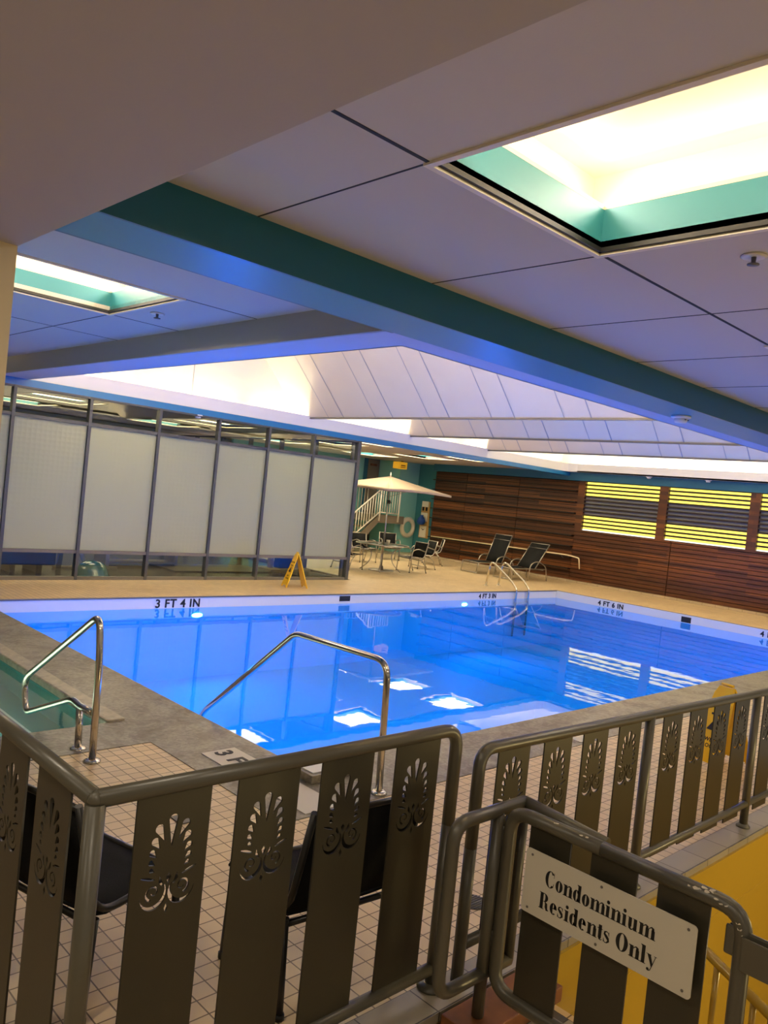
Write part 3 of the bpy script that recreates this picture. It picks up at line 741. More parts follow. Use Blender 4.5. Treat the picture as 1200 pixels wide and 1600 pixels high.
flange('post_flange', *L1(2.208, 1.79, .004), g1); flange('post_flange', *L1(.87, 1.79, .004), g1)
PL1 = plate_mesh(.215, .062, .942, .865)
for x in (1.088, 1.389, 1.690, 2.010):
    o = link('palmette_plate', PL1 if x == 1.088 else PL1, [], g1); o.location = L1(x, 1.79, .004)
for y in (2.03, 2.325, 2.62, 2.915):
    o = link('palmette_plate', PL1, [], g1); o.location = L1(.87, y, .004); o.rotation_euler = (0, 0, PI/2)
# -- stair-side guard
g2 = empty('guard_rail', (2.315, 1.76, .004), 0, 'bronze guard rail with palmette plates along the yellow stairwell at the right', 'railing')
def L2(x, y, z): return (x-2.315, y-1.76, z-.004)
def zt(x): return .862-.0215*(x-2.3)
MB().tube(rpath([L2(2.315, 1.76, .5), L2(2.315, 1.76, zt(2.3)), L2(6.4, 1.76, zt(6.4))], .075), RT).build('top_rail', M['bronze'], g2)
MB().tube([L2(2.315, 1.76, .5), L2(2.315, 1.76, .0045)], RT).build('post', M['bronze'], g2)
MB().tube([L2(2.315, 1.76, .135), L2(6.4, 1.76, .15)], RT*.9).build('bottom_rail', M['bronze'], g2)
for x in (3.605, 4.93, 6.25):
    MB().tube([L2(x, 1.76, zt(x)), L2(x, 1.76, .0045)], RT*1.0).build('post', M['bronze'], g2)
    flange('post_flange', *L2(x, 1.76, .004), g2, r=.04)
PL2 = plate_mesh(.2, .14, .85, .805)
for x in (2.525, 2.825, 3.118, 3.417, 3.847, 4.142, 4.432, 4.715, 5.145, 5.44, 5.735, 6.03):
    o = link('palmette_plate', PL2, [], g2); o.location = L2(x, 1.76, -.0215*(x-2.3)*1+.004); 
# -- short return panel beside the gate (plain, closed loop of tube)
rp = empty('hinge_frame', (2.19, 1.58, -.05), 0, 'short bronze tube loop carrying the gate hinges, on a red-brown block', 'railing')
def L3(x, y, z): return (x-2.19, y-1.58, z+.05)
MB().tube(rpath([L3(2.36, 1.58, .725), L3(1.985, 1.58, .725), L3(1.985, 1.58, .16), L3(2.36, 1.58, .16)], .07), RT*.95).tube([L3(2.36, 1.58, .725), L3(2.36, 1.25, .70)], RT*.95).build('tube_loop', M['bronze'], rp)
MB().tube([L3(2.215, 1.58, .72), L3(2.19, 1.58, .06)][:1]+[L3(2.215, 1.58, .012)], RT*.9).build('hinge_post', M['bronze'], rp)
MB().tube([L3(2.36, 1.58, .725), L3(2.36, 1.58, .16)], RT*.85).build('hinge_post', M['bronze'], rp)
MB().box(L3(2.12, 1.50, -.048), L3(2.62, 1.66, .01)).build('base_block', M['wooden'], rp, bevel=.005)
for z in (.63, .27):
    MB().tube([L3(2.232, 1.565, z-.03), L3(2.232, 1.565, z+.03)], .011, 10).tube([L3(2.232, 1.565, z+.032), L3(2.232, 1.565, z+.045)], .014, 10).build('hinge', M['framegrey'], rp)
# -- gate
GZ = .12
g3 = empty('gate', (2.24, 1.55, -.05), 0, 'low bronze tube gate carrying the white notice sign', 'gate')
def L4(x, y, z): return (x-2.24, y-1.55, z+.05)
loop = rpath([L4(2.24, 1.2, .735), L4(2.24, 1.545, .735), L4(2.24, 1.545, GZ), L4(2.24, .765, GZ), L4(2.24, .765, .735), L4(2.24, 1.2, .735)], .075)
MB().tube(loop, RT, closed=False).build('gate_frame', M['bronze'], g3)
ch = MB()
rnd = random.Random(3)
def chip(y, z, an, s):
    c = Vector(L4(2.24, y, z)); R0 = RT+.0006; n = 6; pts = []
    for k in range(n):
        a = 2*PI*k/n; r = s*rnd.uniform(.4, 1.1)
        dy = r*math.cos(a)*1.8; da = r*math.sin(a)/RT
        pts.append(c+Vector((-R0*math.cos(an+da), dy, R0*math.sin(an+da))))
    ch.bm.faces.new([ch.bm.verts.new(p) for p in pts])
for k in range(9): chip(rnd.uniform(.83, .93), .735, rnd.uniform(.5, 1.4), rnd.uniform(.003, .006))
for y_, a_ in ((1.36, 1.1), (1.37, 1.0), (1.27, .9), (1.25, 1.0)): chip(y_, .735, a_, .004)
for k in range(8):
    t = k/7; an0 = t*PI/2*.9
    c = (.84-.075*math.sin(an0)); z_ = .735-.075*(1-math.cos(an0))+.003
    chip(c+.0, z_-.003, rnd.uniform(.2, .7), rnd.uniform(.003, .006))
ch.build('worn_paint', M['chip'], g3)['kind'] = 'stuff'
PG = plate_mesh(.155, GZ, .73)
for y in (1.385, 1.155, .935):
    o = link('flat_plate', PG, [], g3); o.location = L4(2.24, y, 0); o.rotation_euler = (0, 0, PI/2)
MB().box((-.012, -.86, .66), (-.004, -.74, .74)).build('latch_plate', M['bronze'], g3, bevel=.006)
MB().box((.0, -.765, .695), (.02, -.745, .74)).build('latch_knob', M['black'], g3, bevel=.004)
# latch post at the far side of the gate
lp = empty('guard_rail', (2.24, .66, -.05), 0, 'bronze tube post frame beyond the gate latch, cut by the right edge', 'railing')
MB().tube(rpath([(0, .0, 0.001), (0, .0, .79), (0, -1.2, .79)], .07), RT).build('top_rail', M['bronze'], lp)
flange('post_flange', 0, 0, 0, lp)
MB().tube([(0, 0, .18), (0, -1.2, .18)], RT*.9).build('bottom_rail', M['bronze'], lp)
MB().box((-.03, -.02, .64), (-.022, .10, .73)).build('latch_plate', M['bronze'], lp, bevel=.004)
for y in (-.17, -.45, -.73, -1.01):
    o = link('flat_plate', PG, [], lp); o.location = (0, y, 0); o.rotation_euler = (0, 0, PI/2)

# ------------------------------------------------------------------ notice sign with fat-face lettering
sg = empty('notice_sign', (2.20, 1.158, .553), 0, 'white rectangular sign reading Condominium Residents Only, screwed to the gate', 'sign')
pl = MB()
def rr(w_, h_, r, n=5):
    P = []
    for cx, cy, a0 in ((w_/2-r, h_/2-r, 0), (-w_/2+r, h_/2-r, PI/2), (-w_/2+r, -h_/2+r, PI), (w_/2-r, -h_/2+r, 1.5*PI)):
        for k in range(n+1): a = a0+PI/2*k/n; P.append((cx+r*math.cos(a), cy+r*math.sin(a)))
    return P
pl.prism(rr(.572, .207, .012), 0, 0, .004); pl.build('sign_plate', M['sign'], sg)
for y, z in ((.262, .086), (-.262, .086), (.262, -.086), (-.262, -.086), (0.01, .088), (.01, -.088)):
    MB().tube([(-.0015, y, z), (.001, y, z)], .0042, 10).build('screw', M['framegrey'], sg)
BM = bmesh.new()
class G:      # glyph pen: x to the right, y up, in units of cap height
    def __init__(s): s.ox = 0
    def P(s, x, y): return BM.verts.new(((-.0006), -(s.ox+x), y))
    def poly(s, pts):
        try: BM.faces.new([s.P(*p) for p in pts])
        except ValueError: pass
    def R(s, x0, y0, x1, y1): s.poly([(x0, y0), (x1, y0), (x1, y1), (x0, y1)])
    def ring(s, cx, cy, rx, ry, tk, hl, a0=0, a1=360, n=28):
        for k in range(n):
            p = [math.radians(a0+(a1-a0)*(k+i)/n) for i in (0, 1)]
            s.poly([(cx+rx*math.cos(p[0]), cy+ry*math.sin(p[0])), (cx+rx*math.cos(p[1]), cy+ry*math.sin(p[1])),
                    (cx+(rx-tk)*math.cos(p[1]), cy+(ry-hl)*math.sin(p[1])), (cx+(rx-tk)*math.cos(p[0]), cy+(ry-hl)*math.sin(p[0]))])
    def dot(s, cx, cy, r, n=16): s.poly([(cx+r*math.cos(2*PI*k/n), cy+r*math.sin(2*PI*k/n)) for k in range(n)])
    def stroke(s, pts, ws):
        V_ = [Vector(p) for p in pts]
        E_ = []
        for i, p in enumerate(V_):
            d = (V_[min(i+1, len(V_)-1)]-V_[max(i-1, 0)]).normalized(); n = Vector((-d.y, d.x)); E_.append((p+n*ws[i]/2, p-n*ws[i]/2))
        for a, b in zip(E_, E_[1:]): s.poly([a[0], b[0], b[1], a[1]])
g = G(); T = .215; hl = .045
def stem(x, h=.66, foot=True, flag=True):
    g.R(x, 0, x+T, h)
    if foot: g.R(x-.07, 0, x+T+.07, hl)
    if flag: g.poly([(x-.08, h-.02), (x, h-.09), (x+.02, h), (x-.08, h)])
def arch(x):
    g.stroke([(x+T-.02, .50), (x+T+.06, .60), (x+T+.16, .655), (x+T+.25, .61), (x+T+.255, .45)], [.03, .05, .08, .15, .19])
    g.R(x+T+.16, 0, x+T+.16+T, .5); g.R(x+T+.10, 0, x+T+.23+T, hl)
def glyph(c):
    if c == 'o': g.ring(.27, .33, .27, .35, T, hl); return .54
    if c == 'n': stem(.08); arch(.08); return .69
    if c == 'm': stem(.08); arch(.08); arch(.08+T+.16); return 1.03
    if c == 'i': stem(.08); g.dot(.08+T/2, .86, .11); return .35
    if c == 'l': stem(.08, 1.0); return .35
    if c == 'd': g.ring(.27, .33, .26, .35, T, hl, 30, 330); stem(.35, 1.0, False); g.R(.35, 0, .62, hl); return .63
    if c == 'u':
        g.R(.08, .16, .08+T, .66); g.R(.0, .63, .1, .66)
        g.stroke([(.175, .2), (.19, .06), (.28, .0), (.38, .05), (.44, .16)], [.19, .15, .08, .05, .03])
        g.R(.42, 0, .42+T, .66); g.R(.34, .63, .44, .66); g.R(.42, 0, .69, hl); return .70
    if c == 'e': g.ring(.26, .33, .26, .35, T, hl, 0, 310); g.R(.1, .33, .52, .37); g.stroke([(.33, .37), (.40, .52), (.26, .66)], [.14, .13, .04]); return .53
    if c == 's':
        g.stroke([(.36, .47), (.34, .60), (.22, .66), (.09, .60), (.08, .48), (.2, .38), (.32, .27), (.36, .15), (.25, .02), (.12, .01), (.05, .1), (.03, .22)],
                 [.03, .05, .05, .10, .14, .18, .18, .14, .06, .05, .05, .03]); g.R(.35, .44, .38, .66); g.R(.02, 0, .05, .22); return .44
    if c == 't': g.R(.08, .1, .08+T, .86); g.R(0, .62, .36, .66); g.stroke([(.175, .14), (.2, .04), (.27, 0), (.36, .08)], [.19, .13, .05, .03]); return .38
    if c == 'y':
        g.poly([(.04, .66), (.25, .66), (.42, .14), (.33, -.02)]); g.stroke([(.56, .66), (.37, .06), (.27, -.2), (.15, -.25)], [.035, .04, .05, .06]); g.dot(.13, -.18, .085)
        g.R(-.02, .63, .30, .66); g.R(.45, .63, .64, .66); return .63
    if c == 'C': g.ring(.38, .5, .38, .52, .23, .04, 42, 318); g.R(.64, .66, .67, 1.0); g.stroke([(.67, .34), (.63, .18), (.5, .04)], [.03, .04, .04]); return .76
    if c == 'O': g.ring(.40, .5, .40, .52, .25, .04); return .82
    if c == 'R':
        g.R(.08, 0, .31, 1.0); g.R(0, 0, .39, hl); g.R(0, 1-hl, .4, 1.0)
        g.ring(.38, .74, .28, .26, .21, .035, -90, 90); g.R(.3, .48, .4, .515)
        g.stroke([(.45, .50), (.55, .40), (.56, .2), (.62, .05), (.76, .04)], [.05, .18, .20, .15, .03]); return .80
    return .30
def line(s, y0, cap, width):
    g.ox = 0; adv = [0]
    base = len(BM.verts); tot = 0
    for i, c in enumerate(s):
        g.ox = tot; tot += glyph(c)+.045
    BM.verts.ensure_lookup_table()
    for v in list(BM.verts)[base:]:
        v.co.y = (v.co.y+tot/2)*width/tot; v.co.z = y0+v.co.z*cap
line('Condominium', .0085, .052, .375)
line('Residents Only', -.0675, .052, .405)
bmesh.ops.translate(BM, verts=BM.verts, vec=(0, .018, 0))
me = bpy.data.meshes.new('lettering'); BM.to_mesh(me); BM.free(); link('lettering', me, M['ink'], sg)

# ------------------------------------------------------------------ handrail and balusters of the lower stair
sr = empty('stair_handrail', (3.4, 1.36, -1.6), 0, 'yellow-lit stair handrail with balusters seen beyond the gate', 'railing')
def zr(y): return -.005+(y-1.34)*.45+1.6
MB().tube([(0, 0, zr(1.36)), (0, -1.9, zr(-.54))], .021).build('handrail', M['gold'], sr)
MB().tube([(0, 0, zr(1.36)-.62), (0, -1.9, zr(-.54)-.62)], .018).build('bottom_rail', M['gold'], sr)
for k in range(24):
    y = -.03-.078*k
    MB().tube([(0, y, zr(1.36+y)-.62), (0, y, zr(1.36+y))], .013, 8).build('baluster', M['gold'], sr)
MB().tube([(0, -.0, 0.001), (0, 0, zr(1.36))], .02, 10).build('post', M['gold'], sr); MB().tube([(0, -1.9, 0.001), (0, -1.9, zr(-.54))], .02, 10).build('post', M['gold'], sr)
area('stair_lamp', (5.3, -.4, .5), .35, .35, L_STAIR, (1, .74, .30), (math.radians(65), 0, math.radians(25)))
area('stair_lamp', (3.6, -1.6, -.3), .5, .5, L_STAIR*.8, (1, .74, .30), (math.radians(80), 0, 0))

# ------------------------------------------------------------------ steel pool handrails and ladder
h1 = empty('grab_rail', (2.11, 4.44, 0), 0, 'polished steel looped grab rail standing beside the hot tub', 'handrail')
def L5(y, z, x=2.11): return (x-2.11, y-4.44, z)
MB().tube(rpath([L5(4.44, .001), L5(4.47, .62), L5(4.52, .86), L5(5.60, .22), L5(5.52, .0), L5(4.79, .285), L5(4.66, .27), L5(4.49, .28)], [.2, .09, .1, .08, .06, .03], 7), .0215, 14).build('rail_tube', M['steel'], h1)
MB().tube([L5(4.68, .001, 2.125), L5(4.68, .275, 2.112)], .0215).build('support_post', M['steel'], h1)
flange('post_flange', *L5(4.44, 0), h1, 'steel', .05); flange('post_flange', *L5(4.68, 0, 2.125), h1, 'steel', .05)
h2 = empty('grab_rail', (3.31, 3.225, .004), 0, 'polished steel bent handrail reaching over the water at the near pool corner', 'handrail')
def L6(y, z): return (0, y-3.225, z-.004)
MB().tube(rpath([L6(3.225, .0045), L6(3.26, .775), L6(4.15, .765), L6(5.20, -.06), L6(5.32, -.55), L6(5.1, -1.15)], [.11, .06, .1, .05], 7), .0215, 14).build('rail_tube', M['steel'], h2)
flange('post_flange', 0, 0, 0, h2, 'steel', .05)
ld = empty('pool_ladder', (13.98, 10.78, 0), 0, 'steel pool ladder with two arched rails at the far wall', 'ladder')
for x in (13.76, 14.2):
    MB().tube(rpath([(x-13.98, .03, .001), (x-13.98, -.04, .58), (x-13.98, -.65, .20), (x-13.98, -.80, .05), (x-13.98, -.80, -.95)], [.17, .12, .05], 7), .022, 12).build('side_rail', M['steel'], ld)
    MB().lathe([(0, 0), (.05, 0), (.05, .012), (.03, .02), (0, .02)], (x-13.98, .03, .0), 16).build('post_flange', M['steel'], ld)
for z in (-.25, -.5, -.75):
    MB().box((-.22, -.83, z-.012), (.22, -.75, z+.012)).build('rung', M['steel'], ld)

# ------------------------------------------------------------------ patio chairs
def make_chair(fm, sm, label, loc, rz, group=None, arms=True):
    r = empty('patio_chair', loc, rz, label, 'chair', group)
    W = .235
    for s in (1, -1):
        x = s*W
        o = MB().tube(rpath([(x, .20, .36), (x, -.17, .335), (x, -.27, .72)], .10), .0125, 8).build('side_frame', M[fm], r)
        xo = s*(W+.02)
        if not arms:
            MB().tube([(x, -.165, .33), (x, -.185, 0)], .014, 10).build('leg', M[fm], r); MB().tube([(x, .19, .35), (x, .21, 0)], .014, 10).build('leg', M[fm], r)
            for yf in (.21, -.185): MB().tube([(x, yf, -.0005), (x, yf, .02)], .018, 8).build('foot_cap', M['black'], r)
            continue
        MB().tube(rpath([(xo, .24, .0), (xo, .20, .53), (xo, .02, .56), (x, -.215, .50)], [.09, .05]), .0125, 8).build('arm', M[fm], r)
        MB().tube([(xo, -.04, .365), (xo, -.18, .22), (xo, -.26, 0)], .012, 8).build('leg', M[fm], r)
        for yf in (.24, -.26): MB().tube([(xo, yf, -.0005), (xo, yf, .02)], .016, 8).build('foot_cap', M['black'], r)
    for a_, b_, c_ in (((W, -.262, .705), (W+.02, .22, .34), (W+.02, -.205, .15), (W+.02, -.10, .29)) if arms else ((W, -.262, .705), (W, .205, .35), (W, -.168, .31))):
        MB().tube([(-a_, b_, c_), (a_, b_, c_)], .0115, 8).build('crossbar', M[fm], r)
    prof = [(.235, .335), (.215, .362), (.12, .35), (0, .338), (-.12, .335), (-.175, .35), (-.20, .42), (-.23, .55), (-.262, .70)]
    MB().sheet([[(-W, y, z), (-.1, y, z-.008), (.1, y, z-.008), (W, y, z)] for y, z in prof[:6]], .008).build('seat', M[sm], r)
    MB().sheet([[(-W, y, z), (-.1, y-.006, z), (.1, y-.006, z), (W, y, z)] for y, z in prof[5:]], .008).build('backrest', M[sm], r)
    return r
cB = make_chair('slingframe', 'sling', 'black sling chair seen from behind through the middle of the guard rail', (1.91, 2.13, 0), math.radians(-5), None, False)
cA = copy_tree(cB); cA.location = (1.25, 2.58, 0); cA.rotation_euler = (0, 0, math.radians(-74)); cA['label'] = 'black sling chair behind the corner post of the guard rail, at the left edge'
pc = make_chair('alu', 'sling', 'black sling patio chair left of the table, nearest the glass partition', (11.98, 13.42, 0), math.radians(-80), 'patio chairs around the umbrella table')
for (x, y, a, l) in ((13.75, 14.85, 175, 'black sling patio chair behind the table, below the stair railing'),
                     (15.3, 15.5, 150, 'black sling patio chair in front of the white life ring'),
                     (13.62, 12.98, 82, 'black sling patio chair right of the table, its back nearest the camera'),
                     (14.7, 13.65, 70, 'black sling patio chair in front of the rescue board'),
                     (15.95, 14.45, 48, 'black sling patio chair seen in profile, nearest the timber wall')):
    c = copy_tree(pc); c.location = (x, y, 0); c.rotation_euler = (0, 0, math.radians(a)); c['label'] = l
# table, umbrella
tbx, tby = 12.72, 13.1
tt = empty('patio_table', (tbx, tby, 0), 0, 'round glass patio table with grey metal legs under the umbrella', 'table')
MB().lathe([(.03, .612), (.60, .612), (.60, .620), (.03, .620), (.03, .612)], n=40).build('table_top', M['tablegls'], tt)
MB().lathe([(.595, .604), (.62, .604), (.62, .624), (.595, .624), (.595, .604)], n=40).build('table_rim', M['alu'], tt)
for k in range(4):
    a = PI/4+k*PI/2; c_, s_ = math.cos(a), math.sin(a)
    MB().tube(rpath([(c_*.50, s_*.50, .605), (c_*.22, s_*.22, .45), (c_*.25, s_*.25, .2), (c_*.47, s_*.47, .0)], .2), .012, 8).build('leg', M['alu'], tt)
um = empty('patio_umbrella', (tbx+.03, tby, 0), 0, 'square beige canvas umbrella on a slim pole through the table', 'umbrella')
MB().tube([(0, 0, .03), (0, 0, 2.2)], .019, 12).build('pole', M['alu'], um)
MB().lathe([(0, 0.001), (.30, 0.001), (.30, .015), (.27, .03), (.06, .035), (.04, .12), (0, .12)], n=32).build('base', M['alu'], um)
MB().lathe([(0, 2.17), (.015, 2.17), (.018, 2.22), (.012, 2.26), (0, 2.30)], n=12).build('finial', M['railwhite'], um)
MB().box((-.03, -.05, 1.55), (.03, .0, 1.64)).tube([(0, -.04, 1.60), (.0, -.10, 1.60), (.03, -.10, 1.56)], .008, 6).build('crank', M['black'], um)
cp = MB(); hw = 1.02; za, ze = 2.19, 1.885; N = 10
ring_prev = None
import itertools
def canopy_pt(i, t):    # i: 0..4*N around the square, t 0..1 outwards
    k, f_2 = divmod(i, N); f_2 = f_2/N*2-1
    P = {0: (f_2, -1), 1: (1, f_2), 2: (-f_2, 1), 3: (-1, -f_2)}[k % 4]
    e = abs(f_2)**2
    inn = 1-.06*(1-e)
    z = za-(za-ze)*(t**1.1)-(0 if t < 1 else 0)+.03*t*(1-e)-.02*math.sin(PI*t)
    return (P[0]*hw*t*inn, P[1]*hw*t*inn, z)
rows = [[canopy_pt(i, t) for i in range(4*N+1)] for t in (.02, .2, .4, .6, .8, .93, 1.0)]
rows.append([(p[0], p[1], p[2]-.045) for p in rows[-1]])
cp.sheet(rows, .006); cp.build('canopy', M['canvas'], um)
for k in range(4):
    a = PI/4+k*PI/2; R_ = hw*1.38
    MB().tube([(0.03*math.cos(a), .03*math.sin(a), 2.15), (R_*math.cos(a), R_*math.sin(a), ze-.01)], .008, 6).tube([(0.02*math.cos(a), .02*math.sin(a), 1.72), (.55*R_*math.cos(a), .55*R_*math.sin(a), 2.005)], .006, 6).build('rib', M['alu'], um)
cu_ = tag(MB().lathe([(0, 0), (.035, 0), (.045, .09), (.04, .09), (.03, .01), (0, .01)], n=16).build('cup', M['ring']), 'small white cup standing on the glass patio table', 'cup'); cu_.location = (tbx+.25, tby+.08, .6205)

# ------------------------------------------------------------------ loungers
def make_lounger(loc, rz, ang, label):
    r = empty('sun_lounger', loc, rz, label, 'sun lounger', 'sun loungers by the timber wall')
    W = .29; Lr = .78; ca, sa = math.cos(ang), math.sin(ang); px = .85
    for s in (1, -1):
        MB().tube(rpath([(-.02, s*W, .02), (.0, s*W, .29), (px+.45, s*W, .29)], .07), .013, 8).build('side_rail', M['alu'], r)
        MB().tube([(px, s*W, .30), (px+Lr*ca, s*W, .30+Lr*sa)], .013, 8).build('back_rail', M['alu'], r)
        MB().tube(rpath([(px-.28, s*(W+.03), .0), (px-.22, s*(W+.03), .42), (px+.06, s*(W+.03), .50), (px+.38, s*(W+.03), .36), (px+.46, s*(W+.03), .0)], [.12, .16, .1]), .014, 8).build('arm', M['alu'], r)
    for a_, b_, c_ in ((0, W, .29), (px+.3, W+.02, .27), (px+Lr*ca, W, .30+Lr*sa), (-.02, W, .03)):
        MB().tube([(a_, -b_, c_), (a_, b_, c_)], .0115, 8).build('crossbar', M['alu'], r)
    MB().sheet([[(x, -W, .292), (x, 0, .28), (x, W, .292)] for x in (.01, .2, .4, .6, px)], .008).build('seat_sling', M['sling'], r)
    MB().sheet([[(px+Lr*ca*t, -W, .30+Lr*sa*t), (px+Lr*ca*t+.01, 0, .30+Lr*sa*t-.01), (px+Lr*ca*t, W, .30+Lr*sa*t)] for t in (.0, .25, .5, .75, 1)], .008).build('back_sling', M['sling'], r)
    MB().tube([(px+Lr*ca*.82-.01, -W, .30+Lr*sa*.82), (px+Lr*ca*.82-.01, W, .30+Lr*sa*.82)], .006, 6).build('sling_seam_bar', M['alu'], r)
    return r
make_lounger((15.75, 12.95, 0), math.radians(-6), math.radians(68), 'black sling sun lounger with raised back, the left one by the timber wall')
make_lounger((15.7, 11.85, 0), math.radians(-4), math.radians(52), 'black sling sun lounger with reclined back, the right one behind the ladder')
gr = empty('wall_handrail', (17.78, 13.8, .65), 0, 'bright brass-coloured handrail running along the timber wall', 'handrail')
MB().tube(rpath([(0, 2.45, .0), (0, -2.4, .04), (0.02, -2.72, .0), (.06, -2.74, -.28)], [.2, .05]), .017, 10).build('rail_tube', mat('brass_rail', (.98, .84, .52), .3, metal=.1), gr)
for y in (2.2, 1.1, 0, -1.1, -2.2):
    MB().tube([(0, y, .01), (.06, y, -.05), (.10, y, -.05)], .008, 8).build('bracket', M['framegrey'], gr)

# ------------------------------------------------------------------ wet floor signs
def wet_sign(loc, rz, label):
    r = empty('wet_floor_sign', loc, rz, label, 'floor sign', 'yellow folding wet floor signs')
    H = .60; sp = .19
    for s in (1, -1):
        ang = math.atan2(sp, H); Mx = Matrix.Rotation(s*ang, 3, 'X')
        bm_ = MB(); 
        P = [(-.145, 0), (-.10, 0), (-.085, .035), (.085, .035), (.10, 0), (.145, 0), (.085, .55), (.06, .61), (-.06, .61), (-.085, .55)]
        Pf = [(x, z) for x, z in P]
        bm_.prism(Pf, 1, -.008, .008)
        for v in bm_.bm.verts: v.co = Mx@v.co+Vector((0, s*sp, 0))
        p = bm_.build('folding_panel', M['yellow'], r, bevel=.003)
        for txt, z, sz in (('CAUTION', .45, .036), ('WET', .20, .04), ('FLOOR', .155, .04)):
            t = text_mesh('lettering', txt, sz, M['ink'], (0, 0, 0), (0, 0, 0), p, ext=.0006, bold=.001)
            R1 = Matrix.Rotation(PI/2, 4, 'X')
            if s > 0: R1 = Matrix.Rotation(PI, 4, 'Z')@R1
            t.matrix_local = Matrix.Translation((0, s*sp, 0))@Mx.to_4x4()@Matrix.Translation((0, s*.0092, z))@R1
        pg = MB(); pg.prism([(-.055, .27), (.055, .27), (0, .375)], 1, s*.0085, s*.0095)
        pg.prism([(-.05, .385), (.05, .385), (.05, .40), (-.05, .40)], 1, s*.0085, s*.0095)
        for v in pg.bm.verts: v.co = Mx@v.co+Vector((0, s*sp, 0))
        pg.build('pictogram', M['ink'], p)
    MB().tube([(-.05, 0, .598), (.05, 0, .598)], .011, 8).build('hinge', M['yellow'], r)
    return r
wet_sign((8.50, 10.83, 0), math.radians(72), 'yellow folding wet floor sign on the far deck in front of the glass partition')
wet_sign((6.05, 2.38, 0), math.radians(75), 'yellow folding wet floor sign behind the guard rail at the right')

# ------------------------------------------------------------------ staircase in the back corner
sc_ = empty('staircase', (16.82, 17.2, 0), 0, 'taupe staircase with white railing climbing to a landing in the back corner', 'staircase')
def S(x, y, z): return (x-16.82, y-17.2, z)
MB().box(S(16.40, 17.22, .92), S(17.50, 18.6, 1.13)).build('landing', M['taupe'], sc_)
MB().prism([(S(16.42, 0, 0)[0], 1.13), (S(16.42, 0, 0)[0], .90), (S(15.5, 0, 0)[0], -.0), (S(15.15, 0, 0)[0], -.0), (S(15.15, 0, 0)[0], .05)], 1, .0, .04).build('stringer', M['taupe'], sc_)
MB().box(S(16.42, 17.2, .90), S(17.50, 17.24, 1.14)).build('fascia', M['taupe'], sc_)
for k in range(6):
    x = 16.42-.2*k; z = 1.13-.185*(k+1)
    MB().box(S(x-.21, 17.24, z-.03), S(x, 18.3, z)).build('step', M['taupe'], sc_)
def wtube(a, b, r, nm): return MB().tube([S(*a), S(*b)], r, 8).build(nm, M['railwhite'], sc_)
yR = 17.2-.02
wtube((16.42, yR, 1.92), (17.22, yR, 1.90), .024, 'handrail'); wtube((16.42, yR, 1.22), (17.22, yR, 1.20), .02, 'bottom_rail')
wtube((16.42, yR, 1.92), (15.2, yR, .98), .024, 'handrail'); wtube((16.42, yR, 1.22), (15.2, yR, .30), .02, 'bottom_rail')
for x, a, b in ((16.42, .95, 1.94), (17.22, .95, 1.92), (15.2, .05, 1.0)): wtube((x, yR, a), (x, yR, b), .028, 'post')
for k in range(7): wtube((16.52+.1*k, yR, 1.21), (16.52+.1*k, yR, 1.91), .013, 'baluster')
for k in range(1, 12):
    t = k/12; x = 16.42-1.22*t; wtube((x, yR, 1.22-.92*t), (x, yR, 1.92-.94*t), .013, 'baluster')
for k in range(14): wtube((15.4+.13*k, 18.5, 1.21), (15.4+.13*k, 18.5, 1.91), .013, 'baluster')
wtube((15.35, 18.5, 1.92), (17.2, 18.5, 1.92), .022, 'handrail')
dr = struct(empty('door_1', (17.0, 18.56, 1.13)))
MB().box((-.12, 0, 0), (1.3, .03, 1.72)).build('door_frame', M['deepteal'], dr)
MB().box((.02, -.02, 0), (.50, .0, 1.70)).build('door_leaf', M['taupe'], dr)
MB().box((.10, -.06, 1.50), (.36, -.02, 1.57)).build('door_closer', M['wooden'], dr)
lr_ = empty('life_ring', (18.03, 17.52, .80), 0, 'white ring buoy hanging on the teal wall beside the staircase', 'life ring')
o = MB(); o.tube([(.25*math.cos(2*PI*k/28), 0, .25*math.sin(2*PI*k/28)) for k in range(28)], .065, 12, closed=True); o.build('ring', M['ring'], lr_)
o = MB(); o.tube([(.335*math.cos(2*PI*k/28)*(1.0 if k % 7 else .95), 0, .335*math.sin(2*PI*k/28)*(1 if k % 7 else .95)) for k in range(28)], .008, 6, closed=True); o.build('grab_rope', M['railwhite'], lr_)
bd = empty('rescue_board', (18.34, 17.14, .52), 0, 'tan and white rescue backboard hung on the dark teal wall niche', 'rescue board')
MB().prism([(-.20, 0), (.20, 0), (.17, 1.15), (-.17, 1.15)], 0, .03, .055).build('board', M['tan'], bd)
MB().prism([(-.12, .02), (.15, .02), (.13, .38), (-.12, .38)], 0, 0.0, .03).box((0, -.13, .52), (.03, .15, .80)).box((0, -.13, .98), (.03, .14, 1.16)).build('white_panel', M['ring'], bd)
MB().box((-.004, -.08, .86), (.03, -.03, .98)).box((-.004, .06, .86), (.03, .11, .98)).prism([(-.09, .30), (0, .24), (.1, .31), (0, .27)], 0, -.004, 0.0).build('head_strap', M['black'], bd)
tag(MB().lathe([(0, 0), (.10, .02), (.14, .10), (.11, .2), (.05, .27), (.06, .31), (0, .31)], n=16).build('rescue_bag', M['bluecloth']), 'blue bag hanging in front of the rescue board', 'bag').location = (18.18, 17.10, .93)
el = empty('emergency_light', (17.35, 17.35, 2.60), 0, 'yellow emergency box fixed high in front of the teal pier', 'emergency light')
MB().box((-.20, -.05, 0), (.16, .22, .21)).build('case', mat('emergency_yellow', (.9, .45, .02), .4, emis=(1, .5, .03), est=.35), el, bevel=.01)
MB().box((-.12, -.058, .09), (.08, -.05, .12)).box((-.12, -.058, .04), (.08, -.05, .06)).build('front_slots', M['wooden'], el)
MB().box((-.03, .0, .21), (.03, .06, .249)).build('mount', M['framegrey'], el)

